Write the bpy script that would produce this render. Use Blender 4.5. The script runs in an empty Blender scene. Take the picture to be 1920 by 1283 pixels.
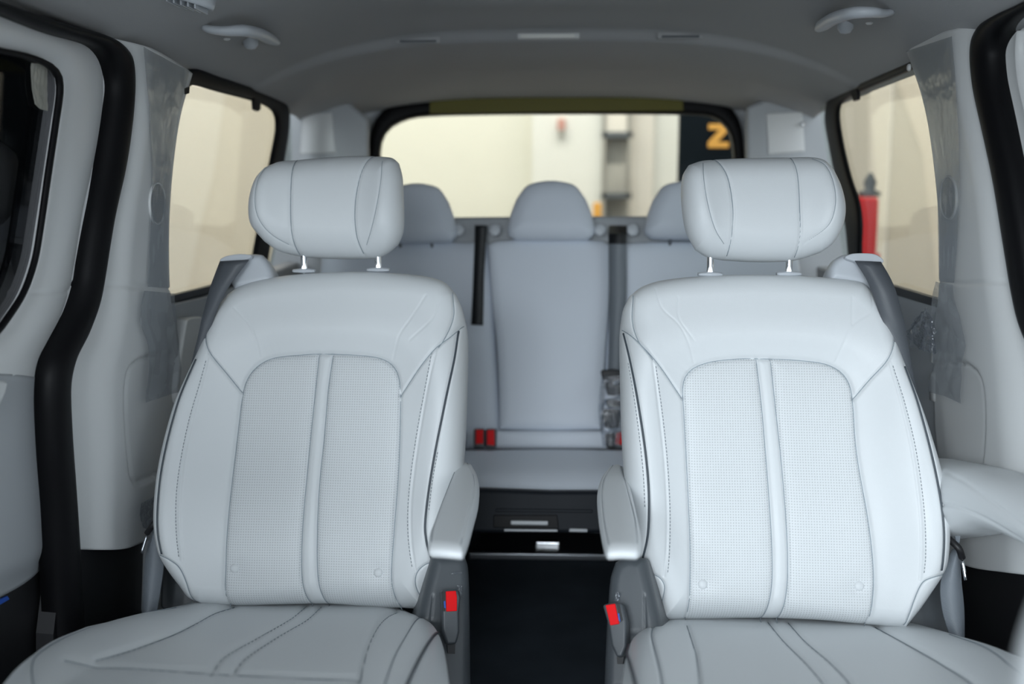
import bpy, bmesh, math, random
import numpy as np
from mathutils import Vector, Matrix, Euler
random.seed(4)
C = bpy.context.scene.collection
# ------------------------------------------------------------------ camera
F = 1920 * 35 / 36.0
CAM = Vector((0.035, 0.0, 1.05))
ROT = Euler((math.radians(90 - 8.6), 0, math.radians(3.0)), 'XYZ')
cd = bpy.data.cameras.new('camera'); cam = bpy.data.objects.new('camera', cd); C.objects.link(cam)
cam.location = CAM; cam.rotation_euler = ROT
cd.lens = 35; cd.sensor_width = 36; cd.clip_start = 0.02; cd.clip_end = 100
cd.dof.use_dof = True; cd.dof.focus_distance = 1.78; cd.dof.aperture_fstop = 1.9
bpy.context.scene.camera = cam
# ------------------------------------------------------------------ world, exposure, large lights
S = bpy.context.scene
S.view_settings.view_transform = 'Standard'; S.view_settings.look = 'None'
S.view_settings.gamma = 1; S.view_settings.use_curve_mapping = False
S.view_settings.exposure = 1.05
w = bpy.data.worlds.new('world'); S.world = w; w.use_nodes = True
w.node_tree.nodes['Background'].inputs[0].default_value = (0.83, 0.925, 1.0, 1)
w.node_tree.nodes['Background'].inputs[1].default_value = 0.86
def area(name, loc, target, sx, sy, power, col):
    l = bpy.data.lights.new(name, 'AREA'); l.shape = 'RECTANGLE'; l.size = sx; l.size_y = sy; l.energy = power; l.color = col
    o = bpy.data.objects.new(name, l); C.objects.link(o); o.location = loc
    o.rotation_euler = (Vector(target) - Vector(loc)).to_track_quat('-Z', 'Y').to_euler(); return o
# showroom window wall in front of the vehicle, lamps over the hall behind and beside it
area('showroom_window_light', (-0.9, -3.0, 1.9), (0.3, 1.8, 0.80), 2.8, 1.6, 100, (0.86, 0.94, 1.0))
area('hall_lamp_rear', (0, 5.6, 4.2), (0, 7.6, 1.2), 4.0, 1.2, 58, (1.0, 0.98, 0.93))
area('hall_lamp_left', (-1.25, 4.6, 3.6), (-1.95, 5.6, 1.3), .5, 4.0, 25, (1.0, 0.95, 0.88))
area('hall_lamp_right', (1.25, 4.6, 3.6), (1.95, 5.6, 1.3), .5, 4.0, 14, (1.0, 0.95, 0.88))
# ------------------------------------------------------------------ geometry helpers
RM = np.array(ROT.to_matrix()); CO = np.array(CAM)
def rays(px, py):
    px = np.asarray(px, float); py = np.asarray(py, float)
    d = np.stack([(px - 960) / F, -(py - 641.5) / F, -np.ones_like(px)], -1)
    return d @ RM.T
class Plane:
    def __init__(s, n, p):
        s.n = np.array(n, float); s.n /= np.linalg.norm(s.n); s.p = np.array(p, float)
    def at(s, px, py, h=0.0):
        d = rays(px, py); t = ((s.p - CO) @ s.n) / (d @ s.n)
        pt = CO + d * t[..., None]
        return pt + s.n * np.asarray(h, float)[..., None]
    def one(s, px, py, h=0.0): return Vector(s.at(np.array(px), np.array(py), np.array(h)))
    def off(s, h): return Plane(s.n, s.p + s.n * h)
def yplane(Y): return Plane((0, -1, 0), (0, Y, 0))
def zplane(z, up=1): return Plane((0, 0, up), (0, 0, z))
def cr(pts, n):
    """Catmull-Rom through pts, resampled to n points by arc length"""
    P = np.array(pts, float)
    if len(P) == 2:
        t = np.linspace(0, 1, n)[:, None]; return P[0] * (1 - t) + P[1] * t
    Q = np.vstack([2 * P[0] - P[1], P, 2 * P[-1] - P[-2]]); out = []
    for i in range(1, len(Q) - 2):
        p0, p1, p2, p3 = Q[i - 1], Q[i], Q[i + 1], Q[i + 2]
        t = np.linspace(0, 1, 24, endpoint=False)[:, None]
        # damped tangents keep unevenly spaced points from overshooting
        m1 = (p2 - p0) * .5; m2 = (p3 - p1) * .5; L = np.linalg.norm(p2 - p1)
        for m in (m1, m2):
            k = np.linalg.norm(m)
            if k > L and k > 0: m *= L / k
        out.append((2*t**3-3*t**2+1)*p1 + (t**3-2*t**2+t)*m1 + (-2*t**3+3*t**2)*p2 + (t**3-t**2)*m2)
    out = np.vstack(out + [Q[-2][None]])
    s = np.r_[0, np.cumsum(np.linalg.norm(np.diff(out, axis=0), axis=1))]
    x = np.linspace(0, s[-1], n)
    return np.stack([np.interp(x, s, out[:, k]) for k in range(out.shape[1])], -1)
def crc(pts, n):
    P = list(pts); a = cr([P[-2], P[-1]] + P + [P[0], P[1], P[2]], 4000)
    P0 = np.array(P[0], float); i0 = np.argmin(((a[:1600] - P0) ** 2).sum(1)); i1 = 2400 + np.argmin(((a[2400:] - P0) ** 2).sum(1))
    seg = a[i0:i1]; s = np.r_[0, np.cumsum(np.linalg.norm(np.diff(seg, axis=0), axis=1))]
    x = np.linspace(0, s[-1], n, endpoint=False)
    return np.stack([np.interp(x, s, seg[:, k]) for k in range(2)], -1)
def pdist(px, py, poly):
    """distance from points to a polyline"""
    poly = np.asarray(poly, float); sh = px.shape; p = np.stack([px.ravel(), py.ravel()], -1); best = np.full(len(p), 1e9)
    for a, b in zip(poly[:-1], poly[1:]):
        ab = b - a; L = ab @ ab
        if L == 0: continue
        t = np.clip(((p - a) @ ab) / L, 0, 1); d = p - (a + t[:, None] * ab)
        best = np.minimum(best, (d * d).sum(1))
    return np.sqrt(best).reshape(sh)
def inside(px, py, poly):
    poly = np.asarray(poly, float); r = np.zeros(px.shape, bool); n = len(poly)
    for i in range(n):
        x1, y1 = poly[i]; x2, y2 = poly[(i + 1) % n]
        c = ((y1 > py) != (y2 > py))
        with np.errstate(divide='ignore', invalid='ignore'):
            xi = (x2 - x1) * (py - y1) / ((y2 - y1) if y2 != y1 else 1e-9) + x1
        r ^= c & (px < xi)
    return r
def sm(x): x = np.clip(x, 0, 1); return x * x * (3 - 2 * x)
def link(name, me, mat, parent=None, smooth=True):
    o = bpy.data.objects.new(name, me); C.objects.link(o)
    if mat: me.materials.append(mat)
    if smooth: me.polygons.foreach_set('use_smooth', [True] * len(me.polygons))
    if parent:
        o.parent = parent; o.matrix_parent_inverse = Matrix.Translation(-root_loc(parent)) if parent.type == 'EMPTY' else Matrix.Identity(4)
    return o
def root_loc(p): return p.location.copy()
def mk(name, verts, faces, mat, parent=None, smooth=True):
    me = bpy.data.meshes.new(name); me.from_pydata([tuple(v) for v in verts], [], faces); me.validate(); me.update()
    return link(name, me, mat, parent, smooth)
def fixn(o):
    b = bmesh.new(); b.from_mesh(o.data); bmesh.ops.recalc_face_normals(b, faces=b.faces); b.to_mesh(o.data); b.free(); return o
def patch(name, top, right, bottom, left, plane, height, nu, nv, thick, mat, parent=None, split=None, warp=.5, shrink=.03):
    """Coons patch between four traced edges, lifted off its plane by height(), given sides and a back"""
    def wp(n):
        x = np.linspace(0, 1, n); return x * (1 - warp) + warp * (.5 - .5 * np.cos(np.pi * x))
    s = wp(nu); t = wp(nv)
    T = cr(top, 600); B = cr(bottom, 600); L = cr(left, 600); R = cr(right, 600); g = np.linspace(0, 1, 600)
    e = lambda A, x: np.stack([np.interp(x, g, A[:, 0]), np.interp(x, g, A[:, 1])], -1)
    Ts, Bs, Lt, Rt = e(T, s), e(B, s), e(L, t), e(R, t)
    s_ = s[None, :, None]; t_ = t[:, None, None]
    G = (1-t_)*Ts[None] + t_*Bs[None] + (1-s_)*Lt[:, None] + s_*Rt[:, None] - ((1-s_)*(1-t_)*T[0] + s_*(1-t_)*T[-1] + (1-s_)*t_*B[0] + s_*t_*B[-1])
    px, py = G[..., 0], G[..., 1]
    out = np.vstack([T[::6], R[::6], B[::-6], L[::-6], T[:1]])
    SS, TT = np.meshgrid(s, t)
    h = height(px, py, SS, TT, out)
    V = plane.at(px, py, h).reshape(-1, 3)
    idx = np.arange(nu * nv).reshape(nv, nu)
    faces = np.stack([idx[:-1, :-1], idx[1:, :-1], idx[1:, 1:], idx[:-1, 1:]], -1).reshape(-1, 4)
    loop = np.r_[idx[0, :], idx[1:, -1], idx[-1, -2::-1], idx[-2:0:-1, 0]]
    cen = V[loop].mean(0); verts = list(V); extra = []; prev = list(loop)
    for k in (1, 2, 3, 4):
        base = len(verts); f = k / 4
        for i in loop:
            v = V[i]; q = v - plane.n * (thick * f); q = q + (cen - v) * (shrink * f * f); verts.append(q)
        cur = list(range(base, base + len(loop)))
        for j in range(len(loop)):
            j2 = (j + 1) % len(loop); extra.append((prev[j], prev[j2], cur[j2], cur[j]))
        prev = cur
    extra.append(tuple(reversed(prev)))
    W = V.reshape(nv, nu, 3); N_ = np.cross(np.gradient(W, axis=0), np.gradient(W, axis=1)).reshape(-1, 3); N_ /= np.linalg.norm(N_, axis=1)[:, None] + 1e-12
    if (N_ @ plane.n).sum() < 0: N_ = -N_
    if split is None:
        return fixn(mk(name, verts, [tuple(map(int, f)) for f in faces] + [tuple(map(int, f)) for f in extra], mat, parent))
    cx = (px[:-1, :-1] + px[1:, 1:]) / 2; cy = (py[:-1, :-1] + py[1:, 1:]) / 2
    reg = split['fn'](cx, cy).ravel()
    main = fixn(mk(name, verts, [tuple(map(int, f)) for f in faces[reg == 0]] + [tuple(map(int, f)) for f in extra], mat, parent))
    cn = np.zeros((len(verts), 3)); rim = np.zeros(nu * nv, bool); rim[loop] = True; cn[:nu * nv][~rim] = N_[~rim]
    main.data.normals_split_custom_set_from_vertices([tuple(c) for c in cn])
    subs = []
    for r, (nm, m) in enumerate(split['parts'], 1):
        fs = faces[reg == r]; u, inv = np.unique(fs, return_inverse=True); inv = inv.reshape(-1, 4)
        # a backing layer gives the panel thickness of its own
        vv = V[u]; me = mk(nm, vv, [tuple(map(int, f)) for f in inv], m, main)
        me.data.normals_split_custom_set_from_vertices([tuple(c) for c in N_[u]]); subs.append(me)
    return main, subs
def rounded(R, r, base=None):
    """height: rounded over r pixels at the outline down by R metres, plus base"""
    def f(px, py, s, t, out):
        d = pdist(px, py, out); k = np.clip(1 - d / r, 0, 1)
        h = -R * (1 - np.sqrt(np.clip(1 - k * k, 0, 1)))
        return h + (base(px, py, s, t, out) if base else 0)
    return f
def groove(px, py, line, depth=.004, wdt=3.0):
    return -depth * np.exp(-(pdist(px, py, cr(line, 60)) / wdt) ** 2)
def slab(name, poly, plane, thick, mat, parent=None, bevel=0.0, h=0.0, smoothpoly=0):
    P = crc(poly, smoothpoly) if smoothpoly else np.array(poly, float)
    A = plane.at(P[:, 0], P[:, 1], np.full(len(P), h)); n = len(P)
    B = A - plane.n * thick
    o = fixn(mk(name, list(A) + list(B), [tuple(range(n)), tuple(range(2*n-1, n-1, -1))] + [(i, i+n, (i+1) % n + n, (i+1) % n) for i in range(n)], mat, parent, False))
    if bevel:
        m = o.modifiers.new('bevel', 'BEVEL'); m.width = bevel; m.segments = 3; m.limit_method = 'ANGLE'
        o.data.polygons.foreach_set('use_smooth', [True] * len(o.data.polygons))
        o.modifiers.new('wn', 'WEIGHTED_NORMAL')
    return o
def ring(name, outer, inner, plane, thick, mat, parent=None, n=96, rnd=.004, smooth=True):
    """frame between two traced loops, with a rounded face"""
    O = crc(outer, n) if smooth else np.array(outer, float); I = crc(inner, n) if smooth else np.array(inner, float); n = len(O)
    # align the start of the inner loop
    if smooth:
        k = np.argmin(((I - O[0]) ** 2).sum(1)); I = np.roll(I, -k, 0)
    rows = []
    for f, hh in ((0, -thick), (0, -rnd), (.12, -rnd*.3), (.3, 0), (.7, 0), (.88, -rnd*.3), (1, -rnd), (1, -thick)):
        Q = O * (1 - f) + I * f; rows.append(plane.at(Q[:, 0], Q[:, 1], np.full(n, hh)))
    V = np.vstack(rows); fs = []; m = len(rows)
    for r in range(m):
        for j in range(n):
            j2 = (j + 1) % n; r2 = (r + 1) % m; fs.append((r*n+j, r*n+j2, r2*n+j2, r2*n+j))
    return fixn(mk(name, V, fs, mat, parent))
def ribbon(name, Lp, Rp, plane, offs, mat, parent=None, n=40, thick=.0016):
    L = cr(Lp, n); R = cr(Rp, n); h = np.interp(np.linspace(0, 1, n), np.linspace(0, 1, len(offs)), offs)
    A = plane.at(L[:, 0], L[:, 1], h); B = plane.at(R[:, 0], R[:, 1], h); nn = plane.n * thick
    M = (A + B) / 2 + plane.n * .001
    V = np.vstack([A, M, B, B - nn, A - nn]); fs = []
    for r in range(5):
        for j in range(n - 1):
            r2 = (r + 1) % 5; fs.append((r*n+j, r*n+j+1, r2*n+j+1, r2*n+j))
    fs.append(tuple(r*n for r in range(5))); fs.append(tuple(r*n+n-1 for r in range(4, -1, -1)))
    return fixn(mk(name, V, fs, mat, parent))
def tube(name, pts, rad, mat, parent=None, n=40, seg=14, flat=1.0, up=(0, 0, 1), caps=True):
    P = cr([tuple(p) for p in pts], n) if len(pts) > 2 or True else pts
    P = np.array(P); T = np.gradient(P, axis=0); T /= np.linalg.norm(T, axis=1)[:, None]
    r = np.interp(np.linspace(0, 1, n), np.linspace(0, 1, len(rad)), rad) if hasattr(rad, '__len__') else np.full(n, rad)
    up = np.array(up, float); V = []; fs = []
    for i in range(n):
        a = np.cross(T[i], up); a /= np.linalg.norm(a) + 1e-9; b = np.cross(a, T[i])
        for k in range(seg):
            an = 2 * math.pi * k / seg; V.append(P[i] + a * r[i] * math.cos(an) + b * r[i] * flat * math.sin(an))
    for i in range(n - 1):
        for k in range(seg):
            k2 = (k + 1) % seg; fs.append((i*seg+k, i*seg+k2, (i+1)*seg+k2, (i+1)*seg+k))
    if caps: fs.append(tuple(range(seg))[::-1]); fs.append(tuple((n-1)*seg+k for k in range(seg)))
    return fixn(mk(name, V, fs, mat, parent))
def box(name, lo, hi, mat, parent=None, bevel=0.0):
    b = bmesh.new(); bmesh.ops.create_cube(b, size=1)
    for v in b.verts: v.co = Vector([(lo[k] + hi[k]) / 2 + v.co[k] * (hi[k] - lo[k]) for k in range(3)])
    if bevel: bmesh.ops.bevel(b, geom=list(b.edges), offset=bevel, segments=3, profile=.5, affect='EDGES')
    me = bpy.data.meshes.new(name); b.to_mesh(me); b.free(); return link(name, me, mat, parent, False)
def lathe(name, c, prof, mat, parent=None, axis=(0, 0, 1), seg=24, sc=(1, 1)):
    q = Vector((0, 0, 1)).rotation_difference(Vector(axis)).to_matrix(); V = []; fs = []
    for r, z in prof:
        for k in range(seg):
            a = 2 * math.pi * k / seg; V.append(Vector(c) + q @ Vector((r * sc[0] * math.cos(a), r * sc[1] * math.sin(a), z)))
    for i in range(len(prof) - 1):
        for k in range(seg):
            k2 = (k + 1) % seg; fs.append((i*seg+k, i*seg+k2, (i+1)*seg+k2, (i+1)*seg+k))
    fs.append(tuple(range(seg))[::-1]); fs.append(tuple((len(prof)-1)*seg+k for k in range(seg)))
    return fixn(mk(name, V, fs, mat, parent))
def tag(o, label, cat, group=None, kind=None):
    o['label'] = label; o['category'] = cat
    if group: o['group'] = group
    if kind: o['kind'] = kind
    return o
def struct(o, label=None, cat=None):
    o['kind'] = 'structure'
    if label: o['label'] = label
    if cat: o['category'] = cat
    return o
def empty(name, loc, label, cat, group=None):
    o = bpy.data.objects.new(name, None); C.objects.link(o); o.location = loc; o.empty_display_size = .05
    return tag(o, label, cat, group)
# ------------------------------------------------------------------ materials
def mat(name, col, rough=.5, metal=0, bump=0, bscale=400, spec=.5, coat=0, var=0, vscale=3):
    m = bpy.data.materials.new(name); m.use_nodes = True; nt = m.node_tree; b = nt.nodes['Principled BSDF']
    b.inputs['Base Color'].default_value = (*col, 1); b.inputs['Roughness'].default_value = rough
    b.inputs['Metallic'].default_value = metal; b.inputs['Specular IOR Level'].default_value = spec
    b.inputs['Coat Weight'].default_value = coat; b.inputs['Coat Roughness'].default_value = .08
    tc = nt.nodes.new('ShaderNodeTexCoord')
    if bump:
        n = nt.nodes.new('ShaderNodeTexNoise'); n.inputs['Scale'].default_value = bscale; n.inputs['Detail'].default_value = 3
        nt.links.new(tc.outputs['Object'], n.inputs['Vector'])
        u = nt.nodes.new('ShaderNodeBump'); u.inputs['Strength'].default_value = bump; u.inputs['Distance'].default_value = .002
        nt.links.new(n.outputs['Fac'], u.inputs['Height']); nt.links.new(u.outputs['Normal'], b.inputs['Normal'])
    if var:
        n = nt.nodes.new('ShaderNodeTexNoise'); n.inputs['Scale'].default_value = vscale; nt.links.new(tc.outputs['Object'], n.inputs['Vector'])
        r = nt.nodes.new('ShaderNodeMixRGB'); r.inputs[1].default_value = (*[c * (1 - var) for c in col], 1); r.inputs[2].default_value = (*[min(1, c * (1 + var)) for c in col], 1)
        nt.links.new(n.outputs['Fac'], r.inputs[0]); nt.links.new(r.outputs[0], b.inputs['Base Color'])
    return m
def dots(name, col, pitch=.0046, dark=.74):
    """perforated leather: staggered grid of small holes"""
    m = mat(name, col, .5); nt = m.node_tree; b = nt.nodes['Principled BSDF']; N = nt.nodes; Lk = nt.links.new
    tc = N.new('ShaderNodeTexCoord'); sp = N.new('ShaderNodeSeparateXYZ'); Lk(tc.outputs['Object'], sp.inputs[0])
    def M(op, a, bb=None):
        n = N.new('ShaderNodeMath'); n.operation = op
        for i, x in enumerate((a, bb)):
            if x is None: continue
            if isinstance(x, (int, float)): n.inputs[i].default_value = x
            else: Lk(x, n.inputs[i])
        return n.outputs[0]
    k = 2 * math.pi / pitch
    sx = M('COSINE', M('MULTIPLY', sp.outputs['X'], k * .5)); sz = M('COSINE', M('MULTIPLY', M('MULTIPLY', sp.outputs['Z'], 1.03), k * .5))
    p = M('ABSOLUTE', M('MULTIPLY', sx, sz))
    r = N.new('ShaderNodeMapRange'); Lk(p, r.inputs['Value']); r.inputs['From Min'].default_value = .62; r.inputs['From Max'].default_value = .85
    mx = N.new('ShaderNodeMixRGB'); Lk(r.outputs[0], mx.inputs[0]); mx.inputs[1].default_value = (*col, 1); mx.inputs[2].default_value = (*[c * dark for c in col], 1)
    Lk(mx.outputs[0], b.inputs['Base Color'])
    u = N.new('ShaderNodeBump'); u.inputs['Strength'].default_value = .35; u.inputs['Distance'].default_value = .001; u.invert = True
    Lk(r.outputs[0], u.inputs['Height']); Lk(u.outputs[0], b.inputs['Normal'])
    return m
def clear(name, tint=(1, 1, 1), gloss=.08, rough=.02, bump=0, bscale=30, opaq=0.0, body=(.8, .8, .8)):
    m = bpy.data.materials.new(name); m.use_nodes = True; nt = m.node_tree; N = nt.nodes; Lk = nt.links.new
    N.remove(N['Principled BSDF']); out = N['Material Output']
    t = N.new('ShaderNodeBsdfTransparent'); t.inputs[0].default_value = (*tint, 1)
    g = N.new('ShaderNodeBsdfGlossy'); g.inputs['Roughness'].default_value = rough
    f = N.new('ShaderNodeFresnel'); f.inputs[0].default_value = 1.45
    a = N.new('ShaderNodeMath'); a.operation = 'MULTIPLY_ADD'; a.inputs[1].default_value = .18; a.inputs[2].default_value = gloss; Lk(f.outputs[0], a.inputs[0])
    mx = N.new('ShaderNodeMixShader'); Lk(a.outputs[0], mx.inputs[0]); Lk(t.outputs[0], mx.inputs[1]); Lk(g.outputs[0], mx.inputs[2])
    last = mx.outputs[0]
    if opaq:
        d = N.new('ShaderNodeBsdfDiffuse'); d.inputs[0].default_value = (*body, 1)
        m2 = N.new('ShaderNodeMixShader'); m2.inputs[0].default_value = opaq; Lk(last, m2.inputs[1]); Lk(d.outputs[0], m2.inputs[2]); last = m2.outputs[0]
    if bump:
        tc = N.new('ShaderNodeTexCoord'); n = N.new('ShaderNodeTexNoise'); n.inputs['Scale'].default_value = bscale; Lk(tc.outputs['Object'], n.inputs['Vector'])
        u = N.new('ShaderNodeBump'); u.inputs['Strength'].default_value = bump; u.inputs['Distance'].default_value = .02
        Lk(n.outputs['Fac'], u.inputs['Height']); Lk(u.outputs[0], g.inputs['Normal']); Lk(u.outputs[0], f.inputs['Normal'])
    Lk(last, out.inputs[0]); return m
def web(name, col):
    m = mat(name, col, .38, spec=.6); nt = m.node_tree; N = nt.nodes; Lk = nt.links.new; b = N['Principled BSDF']
    tc = N.new('ShaderNodeTexCoord'); wv = N.new('ShaderNodeTexWave'); wv.inputs['Scale'].default_value = 220; wv.bands_direction = 'DIAGONAL'
    Lk(tc.outputs['Object'], wv.inputs['Vector']); u = N.new('ShaderNodeBump'); u.inputs['Strength'].default_value = .35; u.inputs['Distance'].default_value = .001
    Lk(wv.outputs['Fac'], u.inputs['Height']); Lk(u.outputs[0], b.inputs['Normal']); return m
LEA = (.76, .785, .80)
M = dict(
    leather=mat('pale_leather', LEA, .42, bump=.12, bscale=900, spec=.4),
    perf=dots('perforated_leather', LEA),
    rearlea=mat('rear_leather', (.74, .79, .87), .5, bump=.1, bscale=800, spec=.4),
    pipe=mat('dark_piping', (.06, .075, .09), .45),
    seam=mat('seam_shadow_thread', (.30, .345, .38), .8),
    thread=mat('grey_thread', (.33, .36, .39), .7),
    liner=mat('headliner', (.42, .422, .425), .9, bump=.3, bscale=600, spec=.1),
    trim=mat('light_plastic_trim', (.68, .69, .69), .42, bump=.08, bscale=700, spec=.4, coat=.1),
    trimd=mat('mid_grey_plastic', (.40, .42, .44), .4, bump=.05, bscale=700),
    dark=mat('charcoal_plastic', (.075, .085, .095), .38, bump=.08, bscale=700),
    navyp=mat('dark_blue_grey_plastic', (.010, .013, .018), .6, bump=.05, spec=.25),
    darker=mat('black_grained_plastic', (.012, .012, .014), .5),
    rubber=mat('black_rubber', (.004, .004, .005), .5, spec=.16),
    gloss=mat('gloss_black', (.01, .011, .013), .3),
    carpet=mat('dark_carpet', (.030, .038, .048), .95, bump=.8, bscale=1200, spec=.1, var=.3, vscale=9),
    chrome=mat('chrome', (.85, .87, .9), .08, 1), steel=mat('steel', (.45, .47, .5), .3, 1),
    red=mat('red_button', (.88, .002, .006), .5, spec=.2), blue=mat('blue_tab', (.02, .10, .5), .4),
    web=web('grey_webbing', (.10, .11, .125)), webl=web('pale_grey_webbing', (.20, .225, .255)), webb=web('black_webbing', (.008, .009, .011)),
    glass=clear('window_glass', (.93, .95, .93), .02), tint=clear('privacy_glass', (.30, .30, .31), .03),
    film=clear('plastic_film', (.90, .91, .92), .04, .22, .25, 22, .14, (.5, .52, .54)),
    shiny=clear('crinkled_clear_film', (.85, .87, .9), .10, .08, .6, 60, .05, (.5, .52, .55)),
    olive=mat('olive_film', (.12, .105, .001), .5), cream=mat('cream_wall', (.80, .785, .70), .8, var=.03),
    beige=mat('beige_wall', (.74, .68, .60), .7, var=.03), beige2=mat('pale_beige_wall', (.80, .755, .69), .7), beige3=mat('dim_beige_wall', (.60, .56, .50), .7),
    white=mat('white_paint', (.8, .8, .76), .7), navy=mat('near_black_panel', (.007, .011, .015), .9, spec=.05), yellow=mat('orange_yellow', (.85, .42, .07), .6),
    redp=mat('red_paint', (.70, .004, .008), .4), rack=mat('grey_steel_rack', (.36, .35, .32), .6, var=.4, vscale=4), pink=mat('faded_red_paint', (.62, .33, .28), .7),
    tile=mat('showroom_floor_tile', (.42, .41, .39), .3), lamp=mat('lamp_lens', (.8, .8, .76), .3), grill=mat('speaker_mesh', (.42, .43, .44), .6),
    handle=mat('handle_plastic', (.58, .61, .65), .4),
)
# ------------------------------------------------------------------ planes of the cabin
SL = Plane((1, 0, -.07), (-.84, 0, 0)); SR = Plane((-1, 0, -.07), (.84, 0, 0))
REAR = Plane((0, -1, .1), (0, 3.16, .9))
FLOOR = .10
# ------------------------------------------------------------------ floor, ceiling
struct(box('trim_16', (-.98, -1.0, FLOOR - .06), (-.79, 3.2, FLOOR + .004), M['darker']), 'black door sill along the left edge of the floor', 'door sill')
struct(box('floor', (-.80, -1.0, FLOOR - .05), (.86, 3.25, FLOOR), M['carpet']))
def roof_z(x, y):
    c = np.interp(y, [-1, .5, 1.7, 2.3, 2.50, 2.535, 2.66, 2.9, 3.2, 3.4], [1.44, 1.455, 1.455, 1.447, 1.440, 1.416, 1.411, 1.39, 1.340, 1.30])
    e = np.interp(y, [-1, 1.4, 2.2, 3.0, 3.4], [1.29, 1.305, 1.275, 1.262, 1.20])
    k = np.clip(np.abs(x) / .80, 0, 1.1)
    z = c - (c - e) * k ** 3.2
    # shallow pod in the middle of the front part
    z = z - .022 * np.exp(-(x / .33) ** 4) * sm((2.33 - y) / .25)
    return z
def ceiling():
    nx, ny = 100, 200; xs = np.linspace(-.772, .772, nx); ys = np.r_[np.linspace(-.1, 1.2, 30), np.linspace(1.22, 3.28, ny - 30)]
    X, Y = np.meshgrid(xs, ys); Z = roof_z(X, Y); n = nx * ny
    V = np.vstack([np.stack([X, Y, Z], -1).reshape(-1, 3), np.stack([X, Y, Z + .03], -1).reshape(-1, 3)])
    fs = []
    i = np.arange(n).reshape(ny, nx)
    q = np.stack([i[:-1, :-1], i[1:, :-1], i[1:, 1:], i[:-1, 1:]], -1).reshape(-1, 4)
    fs = [tuple(map(int, f)) for f in q] + [tuple(int(x) + n for x in f[::-1]) for f in q]
    loop = np.r_[i[0, :], i[1:, -1], i[-1, -2::-1], i[-2:0:-1, 0]]
    for a, b in zip(loop, np.roll(loop, -1)): fs.append((int(a), int(b), int(b) + n, int(a) + n))
    o = fixn(mk('ceiling', V, fs, M['liner'])); return struct(o)
CEIL = ceiling()
# ------------------------------------------------------------------ left side of the cabin
SEAL_LO = [(-60, -12), (0, 5), (100, 38), (200, 68), (235, 95), (244, 130), (243, 200), (230, 300), (207, 400), (190, 500), (180, 560), (160, 620), (135, 670), (124, 720), (126, 800), (133, 900), (140, 1000), (146, 1100), (152, 1190), (156, 1320)]
SEAL_LI = [(-60, 2), (0, 22), (100, 62), (180, 85), (203, 108), (214, 150), (212, 200), (196, 310), (176, 410), (163, 490), (155, 540), (140, 590), (115, 640), (98, 675), (90, 710), (88, 760), (92, 850), (100, 950), (105, 1050), (112, 1190), (116, 1320)]
def seal(name, O, I, plane, label):
    # O and I run along the same seal: pillow section between them
    n = 160; A = cr(O, n); B = cr(I, n); rows = []
    # pair each point of A with the nearest of B, kept monotonic
    for f, h in ((0, -.03), (0, .004), (.12, .013), (.32, .019), (.5, .021), (.68, .019), (.88, .013), (1, .004), (1, -.03)):
        Q = A * (1 - f) + B * f; rows.append(plane.at(Q[:, 0], Q[:, 1], np.full(n, h)))
    V = np.vstack(rows); m = len(rows); fs = []
    for r in range(m - 1):
        for j in range(n - 1): fs.append((r*n+j, r*n+j+1, (r+1)*n+j+1, (r+1)*n+j))
    for j in range(n - 1): fs.append(((m-1)*n+j, (m-1)*n+j+1, j+1, j))
    fs.append(tuple(r*n for r in range(m))); fs.append(tuple(r*n+n-1 for r in range(m-1, -1, -1)))
    return struct(fixn(mk(name, V, fs, M['rubber'])), label, 'door seal')
seal('trim_1', SEAL_LO, SEAL_LI, SL.off(.0), 'black rubber seal around the left sliding door opening')
# pillar and side panel (left)
def pil_left(px, py, s, t, out):
    h = -.055 * (1 - sm(s / .46)) - .003 * sm((s - .9) / .1)
    h += groove(px, py, [(180, 535), (240, 538), (276, 540), (330, 543)], .004, 2.5)
    # oval pocket panel let into the lower part
    pk = cr([(300, 665), (270, 672), (247, 690), (239, 730), (240, 800), (246, 870), (256, 905), (300, 890)], 60)
    h += -.006 * np.exp(-(pdist(px, py, pk) / 4) ** 2) - .006 * inside(px, py, np.vstack([pk, [(335, 890), (335, 665)]]))
    return h
wl = patch('wall_left', [(222, 62), (300, 98), (364, 138)], [(364, 138), (342, 215), (329, 300), (321, 400), (320, 500), (323, 560), (332, 620), (338, 700), (335, 800), (325, 900), (315, 960), (312, 1000)],
           [(132, 1034), (200, 1032), (240, 1028), (275, 1014), (312, 1000)], [(222, 62), (230, 100), (234, 140), (233, 200), (220, 300), (196, 400), (181, 500), (170, 560), (150, 620), (126, 670), (114, 720), (116, 800), (123, 900), (130, 1000), (132, 1034)],
           SL.off(.03), pil_left, 90, 220, .06, M['trim'], warp=0, shrink=0)
struct(wl, 'light grey pillar and side trim panel on the left between door seal and rear window', 'side panel')
o = slab('trim_3', [(120, 1020), (240, 1015), (330, 950), (470, 950), (560, 1150), (420, 1300), (100, 1300), (100, 1190)], SL.off(-.005), .03, M['darker']); struct(o, 'black lower side trim on the left below the pillar panel', 'side trim')
# inner side panel under the rear quarter window, left
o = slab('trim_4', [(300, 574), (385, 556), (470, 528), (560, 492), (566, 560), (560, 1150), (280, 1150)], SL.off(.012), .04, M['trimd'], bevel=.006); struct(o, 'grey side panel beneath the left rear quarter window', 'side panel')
slab('belt_cover', [(352, 600), (362, 596), (384, 598), (378, 700), (340, 760), (334, 720)], SL.off(.035), .03, M['trim'], o, bevel=.004, smoothpoly=40)
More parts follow.
